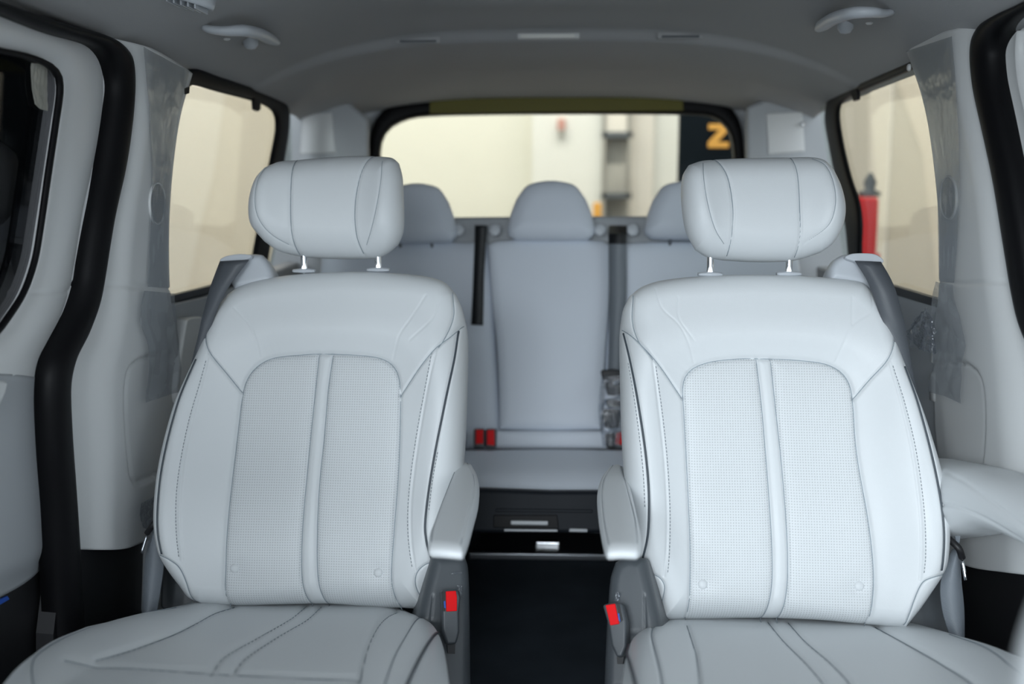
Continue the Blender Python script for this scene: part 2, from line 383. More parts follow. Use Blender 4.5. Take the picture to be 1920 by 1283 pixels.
# quarter window, left
QI = [(364, 160), (420, 174), (480, 190), (508, 201), (521, 216), (523, 245), (513, 300), (498, 380), (486, 450), (474, 505), (455, 528), (420, 538), (380, 548), (330, 559), (312, 560), (308, 500), (308, 400), (314, 300), (325, 230), (345, 180)]
QO = [(362, 130), (420, 146), (482, 164), (528, 182), (545, 205), (545, 245), (537, 300), (524, 380), (512, 450), (500, 510), (470, 535), (430, 549), (380, 562), (330, 574), (300, 578), (292, 500), (292, 400), (298, 300), (309, 230), (330, 170)]
ring('trim_5', QO, QI, SL.off(.006), .012, M['rubber']); q = bpy.data.objects['trim_5']; struct(q, 'black rubber frame around the left rear quarter window', 'window frame')
slab('hook', [(477, 184), (489, 187), (489, 205), (484, 209), (478, 206)], SL.off(.008), .008, M['rubber'], q); slab('hook', [(346, 166), (356, 163), (355, 175), (348, 177)], SL.off(.03), .008, M['rubber'], q)
o = slab('window_1', [(300, 150), (545, 195), (548, 300), (500, 560), (290, 590)], SL.off(-.004), .004, M['glass']); struct(o, 'clear quarter window pane on the left beside the rear bench', 'window')
o = slab('trim_6', [(318, 556), (390, 538), (480, 512), (480, 522), (390, 549), (318, 568)], SL.off(.014), .012, M['darker'], bevel=.001); struct(o, 'dark sill strip below the left quarter window', 'window sill')
# sliding door, left
def door_h(px, py, s, t, out):
    return -.03 * (1 - sm((1 - s) / .9)) * 0 + .012 * np.sin(np.pi * np.clip(s, 0, 1)) + groove(px, py, [(50, 549), (100, 548), (160, 545)], .003, 2.5)
d1 = patch('door_1', [(-80, 70), (-80, -14)], [(-80, -14), (0, 14), (100, 52), (182, 76), (214, 100), (224, 140), (220, 200), (190, 310), (170, 410), (158, 490), (150, 540), (134, 590), (110, 640), (94, 675), (92, 716)],
           [(-80, 705), (10, 705), (92, 716)], [(-80, 70), (0, 93), (60, 106), (100, 123), (117, 142), (120, 172), (113, 222), (97, 330), (82, 430), (71, 492), (50, 552), (24, 594), (0, 628), (-80, 705)], SL.off(-.03), door_h, 30, 160, .03, M['trim'], warp=0, shrink=0)
struct(d1, 'light grey sliding door panel with a dark window at the left', 'sliding door')
patch('lower_panel', [(-80, 700), (10, 701), (97, 712)], [(97, 712), (94, 760), (98, 850), (104, 950), (110, 1046)], [(-80, 1165), (0, 1122), (60, 1088), (110, 1046)], [(-80, 700), (-80, 1165)], SL.off(-.028),
      lambda px, py, s, t, o: .010 * np.sin(np.pi * s) - .012 * sm((t - .85) / .15), 30, 60, .03, M['trimd'], d1, warp=0, shrink=0)
ring('window_gasket', [(-90, 66), (0, 88), (60, 101), (102, 119), (119, 140), (122, 172), (115, 222), (99, 330), (84, 430), (73, 493), (52, 553), (26, 596), (0, 630), (-90, 708)],
     [(-90, 76), (0, 100), (57, 111), (95, 127), (111, 145), (114, 172), (108, 222), (92, 330), (78, 430), (67, 491), (47, 548), (20, 590), (0, 616), (-90, 694)], SL.off(-.018), .008, M['rubber'], d1)
slab('window_pane', [(-100, 60), (110, 110), (122, 160), (80, 500), (0, 650), (-100, 700)], SL.off(-.045), .004, M['tint'], d1)
slab('pull_handle', [(-40, 708), (0, 712), (17, 716), (12, 738), (0, 764), (-40, 790)], SL.off(-.01), .02, M['trim'], d1, bevel=.005)
o = slab('trim_7', [(-80, 1150), (0, 1110), (108, 1040), (112, 1200), (60, 1300), (-80, 1300)], SL.off(-.04), .03, M['darker']); struct(o, 'black lower step trim beneath the left sliding door', 'side trim')
slab('edge_strip', [(102, 1048), (105, 1048), (112, 1170), (108, 1172)], SL.off(-.02), .006, M['trimd'], o)
slab('blue_glow_strip', [(-20, 1134), (14, 1118), (18, 1124), (-10, 1140)], SL.off(-.035), .003, M['blue'], o)  # blue glow put in as a plain coloured strip, emits nothing
# ------------------------------------------------------------------ right side of the cabin
SEAL_RO = [(1990, -30), (1920, 6), (1880, 22), (1850, 40), (1832, 66), (1827, 100), (1832, 160), (1850, 240), (1870, 330), (1885, 420), (1895, 480), (1905, 540), (1922, 610), (1960, 700), (1975, 800), (1980, 1000)]
SEAL_RI = [(1990, -5), (1920, 28), (1895, 44), (1876, 62), (1866, 82), (1863, 106), (1868, 155), (1885, 235), (1905, 330), (1920, 415), (1930, 480), (1940, 540), (1956, 610), (1995, 700), (2010, 800), (2015, 1000)]
seal('trim_2', SEAL_RO, SEAL_RI, SR.off(0), 'black rubber seal around the right sliding door opening')
def pil_right(px, py, s, t, out):
    r = 1 - s
    h = -.055 * (1 - sm(r / .46)) - .003 * sm((r - .9) / .1)
    h += groove(px, py, [(1757, 528), (1790, 532), (1850, 531), (1910, 530)], .004, 2.5)
    pk = cr([(1760, 680), (1800, 680), (1826, 695), (1838, 725), (1842, 780), (1839, 850), (1830, 905)], 60)
    h += -.005 * np.exp(-(pdist(px, py, pk) / 4) ** 2) - .008 * inside(px, py, np.vstack([pk, [(1740, 905), (1740, 680)]]))
    return h
wr = patch('wall_right', [(1692, 84), (1760, 62), (1845, 38)], [(1845, 38), (1840, 100), (1845, 160), (1862, 240), (1882, 330), (1897, 420), (1917, 540), (1945, 620), (1972, 720), (1990, 900), (1995, 1095)],
           [(1762, 1040), (1820, 1064), (1900, 1076), (1995, 1095)], [(1692, 84), (1708, 128), (1725, 180), (1738, 240), (1750, 330), (1757, 420), (1757, 545), (1748, 620), (1740, 700), (1742, 800), (1752, 900), (1762, 1040)], SR.off(.03), pil_right, 90, 220, .06, M['trim'], warp=0, shrink=0)
struct(wr, 'light grey pillar and side trim panel on the right between rear window and door seal', 'side panel')
o = slab('trim_8', [(1690, 950), (1780, 1020), (1820, 1055), (2000, 1080), (2050, 1300), (1650, 1300), (1600, 1150)], SR.off(-.005), .03, M['darker']); struct(o, 'black lower side trim on the right below the pillar panel', 'side trim')
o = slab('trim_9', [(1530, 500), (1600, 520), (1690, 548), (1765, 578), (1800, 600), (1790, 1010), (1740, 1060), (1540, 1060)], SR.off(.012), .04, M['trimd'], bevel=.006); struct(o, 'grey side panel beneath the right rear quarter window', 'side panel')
RI = [(1712, 128), (1660, 149), (1610, 170), (1582, 184), (1569, 198), (1567, 222), (1574, 270), (1588, 330), (1604, 380), (1609, 420), (1608, 470), (1612, 510), (1640, 528), (1690, 542), (1750, 563), (1775, 560), (1775, 420), (1768, 330), (1755, 240), (1740, 180), (1725, 135)]
RO = [(1712, 102), (1650, 126), (1600, 146), (1558, 168), (1546, 196), (1543, 226), (1550, 270), (1562, 330), (1574, 385), (1582, 430), (1588, 490), (1596, 526), (1630, 545), (1690, 560), (1750, 580), (1795, 575), (1795, 420), (1788, 330), (1773, 240), (1756, 170), (1738, 122)]
q = struct(ring('trim_10', RO, RI, SR.off(.006), .012, M['rubber']), 'black rubber frame around the right rear quarter window', 'window frame')
slab('hook', [(1592, 172), (1606, 168), (1607, 187), (1600, 190), (1596, 180)], SR.off(.008), .008, M['rubber'], q)
o = slab('window_2', [(1535, 190), (1720, 110), (1790, 250), (1790, 600), (1590, 540)], SR.off(-.004), .004, M['glass']); struct(o, 'clear quarter window pane on the right beside the rear bench', 'window')
o = slab('trim_11', [(1660, 532), (1760, 562), (1760, 578), (1660, 548)], SR.off(.014), .012, M['darker'], bevel=.001); struct(o, 'dark sill strip below the right quarter window', 'window sill')
d2 = patch('door_2', [(1855, 60), (2600, -250)], [(2600, -250), (2800, 600), (2800, 1400)], [(2000, 1200), (2800, 1400)], [(1855, 60), (1852, 110), (1858, 160), (1875, 240), (1895, 330), (1910, 415), (1922, 500), (1950, 610), (1980, 760), (2000, 1200)], SR.off(-.05),
           lambda px, py, s, t, o: .03 * np.sin(np.pi * np.clip(s * 1.2, 0, 1)), 30, 60, .03, M['trim'], warp=0, shrink=0)
struct(d2, 'light grey sliding door panel at the right edge beyond the black seal', 'sliding door')
# ------------------------------------------------------------------ rear wall and tailgate window
TO = [(690, 300), (692, 262), (702, 226), (722, 202), (755, 190), (860, 185), (1030, 180), (1200, 178), (1300, 180), (1345, 186), (1376, 206), (1392, 240), (1397, 290), (1402, 360), (1404, 440), (1380, 470), (1030, 476), (720, 472), (690, 440), (688, 360)]
TI = [(710, 300), (712, 268), (723, 244), (744, 228), (780, 217), (860, 213), (1030, 211), (1200, 211), (1290, 212), (1335, 216), (1360, 232), (1374, 260), (1378, 300), (1382, 360), (1382, 420), (1360, 446), (1030, 452), (740, 448), (712, 420), (708, 360)]
RWO = [(520, 300), (524, 240), (545, 180), (600, 150), (700, 130), (860, 120), (1030, 118), (1200, 118), (1350, 125), (1460, 135), (1530, 170), (1560, 230), (1566, 300), (1570, 400), (1560, 560), (1500, 720), (1030, 760), (600, 720), (530, 560), (520, 400)]
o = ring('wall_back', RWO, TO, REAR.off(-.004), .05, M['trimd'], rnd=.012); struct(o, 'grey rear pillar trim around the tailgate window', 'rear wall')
tf = struct(ring('trim_12', TO, TI, REAR.off(.006), .04, M['rubber'], rnd=.008), 'black frame around the tailgate window', 'window frame')
o = slab('window_3', [(690, 180), (1400, 175), (1400, 470), (690, 470)], REAR.off(-.02), .004, M['glass']); struct(o, 'wide rear tailgate window pane behind the bench', 'window')
struct(box('wall_tailgate', (-.80, 3.16, FLOOR - .1), (.80, 3.22, .80), M['trimd']), 'unseen grey lower tailgate trim added to block light behind the rear bench', 'rear wall')  # added below the window to keep outside light out
struct(box('trim_15', (-.60, 2.98, FLOOR), (.60, 3.02, .80), M['dark']), 'unseen dark backing panel added to stop light behind the rear bench', 'panel')  # unseen backing added to close light gaps behind the bench
# pillar cheeks beside the tailgate
for nm, P, lab in (('trim_13', [(540, 190), (640, 180), (690, 222), (690, 420), (690, 540), (560, 540), (498, 520), (535, 330)], 'left'), ('trim_14', [(1400, 200), (1450, 180), (1548, 180), (1562, 300), (1590, 400), (1608, 540), (1400, 540)], 'right')):
    q = slab(nm, P, yplane(3.06), .03, M['trimd'], bevel=.012); struct(q, 'grey %s rear corner pillar trim beside the tailgate window' % lab, 'pillar trim')
    if lab == 'right':
        slab('pillar_cover', [(1436, 212), (1505, 208), (1510, 285), (1440, 290)], yplane(3.055), .012, M['trim'], q, bevel=.006)
        lathe('glint_cap', yplane(3.038).one(1504, 233), [(.0001, .006), (.005, .005), (.008, 0)], M['chrome'], q, (0, -1, 0), 16)  # chrome cap added to stand in for a white glint
    else:
        slab('pillar_cover', [(566, 214), (622, 210), (630, 288), (560, 290)], yplane(3.055), .012, M['trim'], q, bevel=.006)
tag(slab('yellow_film', [(806, 187), (1030, 181), (1200, 179), (1280, 180), (1281, 207), (1200, 208), (1030, 209), (806, 213)], REAR.off(.011), .003, M['olive'], bevel=.001), 'olive yellow protective strip stuck along the top of the tailgate window', 'protective strip')
# ------------------------------------------------------------------ rear bench
BK = Plane((0, -math.cos(math.radians(14)), math.sin(math.radians(14))), (0, 2.70, .62))
bench = empty('rear_bench', (0, 2.5, FLOOR), 'pale blue grey leather rear bench with three rounded headrests below the tailgate window', 'rear bench')
BL = M['rearlea']
def soft(R, r, crown=.0):
    return rounded(R, r, lambda px, py, s, t, o: crown * np.sin(np.pi * s) * np.sin(np.pi * t))
lb = patch('backrest', [(600, 470), (640, 456), (740, 453), (912, 452)], [(913, 452), (928, 640), (938, 830)], [(600, 830), (938, 830)], [(600, 470), (590, 640), (600, 830)], BK, soft(.02, 26, .008), 60, 60, .12, BL, bench)
cb = patch('backrest', [(914, 458), (930, 450), (1030, 448), (1128, 450), (1143, 458)], [(1143, 458), (1142, 560), (1134, 680), (1128, 806)], [(936, 806), (1030, 808), (1128, 806)], [(914, 458), (921, 560), (932, 660), (936, 806)], BK.off(.012), soft(.014, 20, .006), 60, 60, .11, BL, bench)
rb = patch('backrest', [(1146, 458), (1200, 452), (1330, 452), (1480, 462), (1500, 480)], [(1500, 480), (1520, 640), (1500, 830)], [(1130, 830), (1500, 830)], [(1146, 458), (1143, 560), (1136, 680), (1130, 830)], BK, soft(.02, 26, .008), 60, 60, .12, BL, bench)
# plastic shelf behind the tops
slab('back_shell', [(640, 470), (1420, 470), (1420, 850), (640, 850)], BK.off(-.06), .03, M['trimd'], bench)
slab('top_shelf', [(700, 412), (850, 406), (1030, 404), (1280, 404), (1400, 412), (1420, 465), (690, 468)], BK.off(-.035), .08, M['trimd'], bench, bevel=.012)
def rear_headrest(cx, w_, top, bot):
    hw = w_ / 2
    L = [(cx - hw * .80, top + 34), (cx - hw * .93, top + 62), (cx - hw, top + 90), (cx - hw * .97, bot - 8)]
    R = [(2 * cx - x, y) for x, y in L]
    T = [L[0], (cx - hw * .55, top + 9), (cx - hw * .2, top + 1), (cx, top), (cx + hw * .2, top + 1), (cx + hw * .55, top + 9), R[0]]
    B = [L[-1], (cx - hw * .8, bot), (cx, bot + 2), (cx + hw * .8, bot), R[-1]]
    h = patch('headrest', T, R, B, L, BK.off(.045), rounded(.030, 34, lambda px, py, s, t, o: .006 * np.sin(np.pi * s)), 50, 50, .07, BL, bench, shrink=.1)
    for sx in (-.4, .4): tube('headrest_post', [BK.one(cx + hw * sx, bot - 10, .01), BK.one(cx + hw * sx, bot + 30, -.02)], .006, M['chrome'], h, n=4)
rear_headrest(780, 148, 340, 449); rear_headrest(1033, 165, 335, 446); rear_headrest(1288, 156, 336, 442)
for x in (860, 928, 1125, 1186):
    lathe('collar', BK.one(x, 432, .002), [(.017, 0), (.017, .004), (.013, .006)], M['handle'], bench, BK.n, 20)
# lower lumbar strip and cushion
patch('lower_strip', [(872, 808), (1150, 808)], [(1150, 808), (1152, 842)], [(870, 842), (1152, 842)], [(872, 808), (870, 842)], BK.off(.03), soft(.008, 10, .002), 40, 14, .06, BL, bench)
CU = Plane((0, -.06, 1), (0, 2.35, .378))
def cush_r(px, py, s, t, o):
    return -.05 * (1 - np.sqrt(np.clip(1 - np.clip((t - .55) / .45, 0, 1) ** 2, 0, 1))) - .01 * (1 - sm(t / .12)) + groove(px, py, [(920, 840), (895, 870), (885, 925)], .003, 4) + groove(px, py, [(1120, 840), (1150, 870), (1160, 925)], .003, 4)
patch('cushion', [(620, 838), (880, 838), (1030, 836), (1180, 838), (1470, 838)], [(1470, 838), (1560, 915)], [(540, 906), (880, 906), (1030, 908), (1200, 910), (1560, 915)], [(620, 838), (540, 906)], CU, cush_r, 90, 40, .07, BL, bench, shrink=.0)
# dark base
BF = Plane((0, -1, .25), (0, 2.19, .33))
bs = slab('base', [(560, 905), (1030, 922), (1560, 922), (1500, 1000), (600, 1000)], BF, .30, M['navyp'], bench, bevel=.01)
slab('ridge', [(930, 954), (1110, 956), (1112, 962), (928, 960)], BF.off(.006), .008, M['navyp'], bs, bevel=.002)
slab('pull_pocket', [(925, 966), (1045, 966), (1048, 992), (925, 990)], BF.off(.002), .004, M['rubber'], bs, bevel=.002)
slab('release_lever', [(957, 976), (1028, 977), (1028, 986), (957, 985)], BF.off(.012), .012, M['trimd'], bs, bevel=.003)
slab('release_lever', [(1068, 991), (1102, 992), (1102, 999), (1066, 998)], BF.off(.012), .012, M['trimd'], bs, bevel=.003)
slab('lower_edge', [(945, 992), (1045, 993), (1046, 998), (945, 997)], BF.off(.008), .01, M['trimd'], bs, bevel=.002)
for x in (700, 1380): box('leg', (float(yplane(2.5).one(x, 1000).x) - .02, 2.35, FLOOR), (float(yplane(2.5).one(x, 1000).x) + .02, 2.6, .36), M['dark'], bench)
# rear buckles of the bench
def buckle(poly, plane, red, parent, th=.025, slot=None, blue=None, stub=None):
    b = slab('buckle', poly, plane, th, M['dark'], parent, bevel=.005)
    slab('release_button', red, plane.off(.003), .006, M['red'], b, bevel=.0012)
    if slot: slab('slot', slot, plane.off(.0012), .003, M['darker'], b)
    if blue: slab('blue_tab', blue, plane.off(.0025), .003, M['blue'], b)
    if stub: slab('stem', stub, plane.off(-.014), .008, M['darker'], b)
    return b
BB = BK.off(.07)
for poly, red in (([(888, 804), (909, 804), (909, 840), (888, 840)], [(892, 806), (906, 806), (906, 832), (892, 833)]), ([(910, 804), (931, 804), (930, 840), (910, 840)], [(913, 807), (927, 806), (927, 836), (913, 834)]), ([(1148, 812), (1172, 808), (1170, 842), (1140, 842)], [(1157, 811), (1170, 810), (1168, 834), (1150, 834)])):
    buckle(poly, BB, red, bench)
# glossy plate and metal edge on the floor below the bench
fp = tag(slab('scuff_plate', [(905, 996), (1130, 996), (1150, 1036), (880, 1034)], zplane(FLOOR + .012), .012, M['gloss'], bevel=.002), 'glossy black floor plate under the front of the rear bench', 'floor plate')
slab('metal_edge', [(880, 1032), (1150, 1035), (1152, 1041), (880, 1038)], zplane(FLOOR + .018), .016, M['steel'], fp, bevel=.002)
slab('latch', [(1006, 1011), (1046, 1012), (1048, 1018), (1005, 1017)], zplane(FLOOR + .02), .008, M['chrome'], fp, bevel=.002)
# ------------------------------------------------------------------ rear belts
tag(ribbon('tether_strap', [(892, 427), (891, 470), (889, 520), (887, 570), (885, 611)], [(915, 427), (912, 470), (909, 520), (908, 570), (907, 612)], BK, [.03, .03, .028, .026, .026], M['webb'], thick=.003), 'short black webbing strap hanging down the rear bench left of its middle headrest', 'strap')
rbelt = empty('rear_seat_belt', BK.one(1157, 640), 'grey rear seat belt with black film-wrapped buckles hanging right of the middle headrest', 'seat belt')
ribbon('webbing', [(1140, 460), (1141, 560), (1140, 640), (1138, 700)], [(1173, 460), (1173, 560), (1166, 640), (1164, 700)], BK, [.035, .035, .04, .045], M['webl'], rbelt)
ribbon('upper_webbing', [(1142, 423), (1140, 445), (1140, 462)], [(1175, 423), (1174, 445), (1173, 462)], BK, [.0, .03, .036], M['webb'], rbelt)
for k, (x0, y0, x1, y1) in enumerate(((1126, 692, 1172, 712), (1134, 714, 1168, 740), (1135, 748, 1166, 762), (1130, 766, 1164, 802), (1133, 812, 1156, 840))):
    slab('belt_tongue' if k % 2 else 'belt_stop', [(x0, y0 + 2), ((x0 + x1) / 2, y0), (x1, y0 + 3), (x1 - 2, y1), ((x0 + x1) / 2, y1 + 2), (x0 + 4, y1)], BK.off(.075), .022, M['darker'], rbelt, bevel=.005)
slab('metal_tongue', [(1148, 714), (1164, 712), (1163, 720), (1152, 722)], BK.off(.08), .004, M['chrome'], rbelt, bevel=.001)
def crumple(name, poly, plane, amp, mat_, parent=None, n=16, seed=1):
    """thin loose film sheet with creases"""
    T, R, B, L = poly; g = np.random.RandomState(seed)
    ph = g.rand(8, 4)
    def h(px, py, s, t, o):
        z = np.zeros_like(s)
        for a, b, c, d in ph: z += np.abs(np.sin((a * 2 - 1) * 14 * s + (b * 2 - 1) * 14 * t + c * 6.28)) * (d - .3)
        return amp * z / 2
    o = patch(name, T, R, B, L, plane, h, n * 2, n * 3, .0004, mat_, parent, warp=0, shrink=0)
    o.data.polygons.foreach_set('use_smooth', [False] * len(o.data.polygons)); return o
crumple('clear_film', ([(1128, 706), (1170, 704)], [(1170, 704), (1172, 770), (1160, 838)], [(1130, 838), (1160, 838)], [(1128, 706), (1122, 770), (1130, 838)]), BK.off(.095), .012, M['shiny'], rbelt, seed=5)
# ------------------------------------------------------------------ captain seats
def seat(D):
    Y0 = D['Y0']; th = math.radians(19); BP = Plane((0, -math.cos(th), math.sin(th)), (0, Y0, .65))
    mid = BP.one(D['cx'], 900)
    root = empty('captain_seat', (mid.x, mid.y - .1, FLOOR), D['label'], 'seat', 'second row captain seats')
    ins = cr(D['insert'], 120); insp = np.vstack([ins, [ins[-1] + (0, 40), ins[0] + (0, 40)]]); sl = cr(D['strip'][0], 60); sr = cr(D['strip'][1], 60)
    xin = lambda y: np.interp(y, sl[:, 1], sl[:, 0]); xout = lambda y: np.interp(y, sr[:, 1], sr[:, 0])
    top_y = ins[:, 1].min()
    shL = cr(D['shoulder'][0], 40); shR = cr(D['shoulder'][1], 40)
    rl, rr = D['r_lr']; Rl, Rr = D['R_lr']
    full = {}
    def base(px, py, s=None, t=None, o=None):
        o = D['_out'] if o is None else o
        d = pdist(px, py, o); w_ = sm((px - D['cx'] + 150) / 300)
        r = rl * (1 - w_) + rr * w_; R = Rl * (1 - w_) + Rr * w_
        # softer roll at the top of the shoulders
        tp = sm((620 - py) / 70); r = r * (1 - tp) + 46 * tp; R = R * (1 - tp) + .05 * tp
        k = np.clip(1 - d / r, 0, 1); h = -R * (1 - np.sqrt(np.clip(1 - k * k, 0, 1)))
        di = pdist(px, py, ins); isin = inside(px, py, insp)
        # bolsters stand forward of the insert, more towards the middle of the height
        prof = sm((py - 560) / 200) * (1 - .45 * sm((py - 980) / 200))
        bol = .034 * sm(di / 105.) * prof + .012 * sm(di / 50.) * (1 - prof)
        h = h + np.where(isin, 0, bol)
        cyl = ((px - D['cx']) / 300.) ** 2; h = h - .010 * (1 - cyl)
        # lumbar swell and slight scoop
        h = h + .012 * np.exp(-((py - 985) / 130.) ** 2)
        inner = isin; ds = np.minimum(np.minimum(pdist(px, py, sl), pdist(px, py, sr)), di)
        h = h + np.where(inner, .0045 * (1 - np.exp(-ds / 9.)), .005 * (1 - np.exp(-di / 9.)))
        for ln in (sl, sr):
            h = h - np.where(py > top_y - 2, .0030 * np.exp(-(pdist(px, py, ln) / 3.0) ** 2), 0)
        h = h - .0040 * np.exp(-(di / 3.2) ** 2)
        for ln in (shL, shR): h = h - .0042 * np.exp(-(pdist(px, py, ln) / 2.6) ** 2)
        # the side panels lie a little deeper than the shoulder yoke
        for ln in D['seams']: h = h - .0022 * np.exp(-(pdist(px, py, cr(ln, 50)) / 2.4) ** 2)
        for ln in D['faint']: h = h - .0008 * np.exp(-(pdist(px, py, cr(ln, 40)) / 2.0) ** 2)
        for ln in D['piping']: h = h - .0030 * np.exp(-(pdist(px, py, cr(ln, 50)) / 3.0) ** 2)
        for bx, by in D['buttons']: h = h - .004 * np.exp(-(((px - bx) ** 2 + (py - by) ** 2) / 22. ** 2))
        return h
    T, R, B, L = D['back']
    D['_out'] = np.vstack([cr(T, 100), cr(R, 100), cr(B, 100)[::-1], cr(L, 100)[::-1], cr(T, 100)[:1]])
    def reg(px, py):
        r = np.zeros(px.shape, int); isin = inside(px, py, insp)
        r[isin & (px < xin(py))] = 1; r[isin & (px > xout(py))] = 2; r[isin & (px >= xin(py)) & (px <= xout(py))] = 3
        return r
    back, subs = patch('backrest', T, R, B, L, BP, lambda px, py, s, t, o: base(px, py, s, t, D['_out']), 330, 320, .10, M['leather'], root,
                       split=dict(fn=reg, parts=[('perforated_panel', M['perf']), ('perforated_panel', M['perf']), ('centre_strip', M['leather'])]), warp=.2, shrink=.10)
    def on(pts, lift, n=80):
        q = cr(pts, n); hv = base(q[None, :, 0], q[None, :, 1])[0] + lift
        return [Vector(v) for v in BP.at(q[:, 0], q[:, 1], hv)]
    for ln in D['piping']: tube('piping', on(ln, .0012, 60), .0021, M['pipe'], back, n=90, seg=8)
    for ln in [D['insert'][:-1] if False else D['insert'], D['strip'][0], D['strip'][1], D['shoulder'][0], D['shoulder'][1]] + D['seams'][:3]: tube('seam', on(ln, .0006, 80), .0009, M['seam'], back, n=130, seg=6)
    for ln in D['stitch']:
        P = np.array([tuple(v) for v in on(ln, .0004, 240)]); V = []; fs = []
        dl = np.linalg.norm(np.diff(P, axis=0), axis=1).mean(); step = max(2, int(round(.0062 / dl)))
        for i in range(0, len(P) - step, step):
            a = P[i]; b = P[i] + (P[i + step] - P[i]) * .62; dd = (b - a) / (np.linalg.norm(b - a) + 1e-9); sd = np.cross(dd, BP.n) * .0007; k = len(V); up = BP.n * .0008
            V += [a - sd, a + sd, b + sd, b - sd, (a + b) / 2 + up]
            fs += [(k, k+1, k+4), (k+1, k+2, k+4), (k+2, k+3, k+4), (k+3, k, k+4), (k+3, k+2, k+1, k)]
        mk('stitching', V, fs, M['thread'], back)
    for bx, by in D['buttons']:
        lathe('button', on([(bx, by), (bx + .5, by)], .000, 2)[0], [(.0082, -.004), (.0082, .001), (.0070, .0028), (.003, .0038), (.0003, .004)], M['leather'], back, BP.n, 28)
    # ---- headrest
    HP = Plane((0, -math.cos(math.radians(12)), math.sin(math.radians(12))), BP.one(D['cx'], 400) - Vector((0, .05, 0)))
    HT, HR, HB, HL = D['head']; h1, h2 = D['headseams']; wing = D['wing']; wx = cr(h2 if wing > 0 else h1, 40)
    hc = (cr(h1, 9)[4][0] + cr(h2, 9)[4][0]) / 2
    def hh(px, py, s, t, o):
        d = pdist(px, py, o); k = np.clip(1 - d / 52., 0, 1); h = -.052 * (1 - np.sqrt(np.clip(1 - k ** 2.2, 0, 1)))
        lx = cr(h1, 40); rx = cr(h2, 40)
        xl = np.interp(py, lx[:, 1], lx[:, 0]); xr = np.interp(py, rx[:, 1], rx[:, 0])
        # side wings curl forward
        h = h + .020 * sm((xl - px) / 75.) + .020 * sm((px - xr) / 75.)
        for ln in (h1, h2): h = h - .0035 * np.exp(-(pdist(px, py, cr(ln, 40)) / 2.4) ** 2)
        for ln in D['headfaint']: h = h - .0014 * np.exp(-(pdist(px, py, cr(ln, 40)) / 2.2) ** 2)
        return h - .012 * np.clip((t - .5) * 2, -1, 1) ** 2
    hr = patch('headrest', HT, HR, HB, HL, HP, hh, 130, 100, .06, M['leather'], root, shrink=.16)
    def onh(ln):
        q = cr(ln, 60)[3:-3]; TT = (q[:, 1] - 282) / 196.; hv = hh(q[None, :, 0], q[None, :, 1], None, TT[None], np.vstack([cr(HT, 80), cr(HR, 80), cr(HB, 80)[::-1], cr(HL, 80)[::-1], cr(HT, 80)[:1]]))[0]
        return [Vector(v) for v in HP.at(q[:, 0], q[:, 1], hv + .0008)]
    for ln, rr_ in ((h1, .0009), (h2, .0009), (D['headfaint'][0], .0005), (D['headfaint'][1], .0005)): tube('seam', onh(ln), rr_, M['seam'], hr, n=60, seg=6)
    for (x, y0, y1) in D['posts']:
        a = BP.one(x, y1 - 3, -.030); b = Vector((a.x, a.y + .012, a.z)) ; tp = BP.one(x, y0, -.030)
        tube('headrest_post', [a - Vector((0, 0, .03)), a, Vector((tp.x, tp.y, tp.z + .04))], .0062, M['chrome'], hr, n=8, seg=16)
        c = tube('post_collar', [a + Vector((-.022 if True else 0, 0, -.002)), a + Vector((0, 0, -.0015)), a + Vector((.022, 0, -.002))], [.007, .012, .007], M['handle'], back, n=12, seg=12, flat=.45)
    # ---- cushion
    ct = math.radians(15); p0 = BP.one(D['cx'], D['cush_y']); CP = Plane((0, math.sin(ct), math.cos(ct)), p0 + Vector((0, -.02, 0)))
    CT, CRr, CB, CL = D['cush']
    def ch(px, py, s, t, o):
        d = pdist(px, py, o); k = np.clip(1 - d / 42., 0, 1); h = -.028 * (1 - np.sqrt(np.clip(1 - k * k, 0, 1)))
        for ln in D['cseams']: h = h - .0045 * np.exp(-(pdist(px, py, cr(ln, 50)) / 3.4) ** 2)
        for ln in D['cfaint']: h = h - .002 * np.exp(-(pdist(px, py, cr(ln, 50)) / 3.0) ** 2)
        xl = np.interp(py, cr(D['cbol'][0], 40)[:, 1], cr(D['cbol'][0], 40)[:, 0]); xr = np.interp(py, cr(D['cbol'][1], 40)[:, 1], cr(D['cbol'][1], 40)[:, 0])
        b = .014 * np.sin(np.pi * np.clip((xl - px) / (160.), 0, 1) * .75) + .014 * np.sin(np.pi * np.clip((px - xr) / 150., 0, 1) * .75)
        return h + b
    cu = patch('cushion', CT, CRr, CB, CL, CP, ch, 200, 110, .11, M['leather'], root, shrink=.04)
    for ln in D['cseams'] + D['cfaint']:
        P = cr(ln, 60); hv = ch(P[None, :, 0], P[None, :, 1], None, None, np.vstack([cr(CT, 80), cr(CRr, 80), cr(CB, 80)[::-1], cr(CL, 80)[::-1], cr(CT, 80)[:1]]))[0]
        tube('seam', [CP.one(x, y, h_ + .0010) for (x, y), h_ in zip(P, hv)], .0008, M['seam'], cu, n=70, seg=6)
    for ln in D['cpipe']:
        P = cr(ln, 60); hv = ch(P[None, :, 0], P[None, :, 1], None, None, np.vstack([cr(CT, 80), cr(CRr, 80), cr(CB, 80)[::-1], cr(CL, 80)[::-1], cr(CT, 80)[:1]]))[0]
        tube('piping', [CP.one(x, y, h_ + .001) for (x, y), h_ in zip(P, hv)], .0024, M['pipe'], cu, n=60, seg=8)
    # seat base under the cushion
    bx = [CP.one(x, 1180).x for x in D['basex']]
    box('seat_base', (min(bx), mid.y - .45, FLOOR), (max(bx), mid.y + .02, CP.one(D['cx'], 1080).z - .05), M['dark'], root, .02)
    return root, BP, CP, back
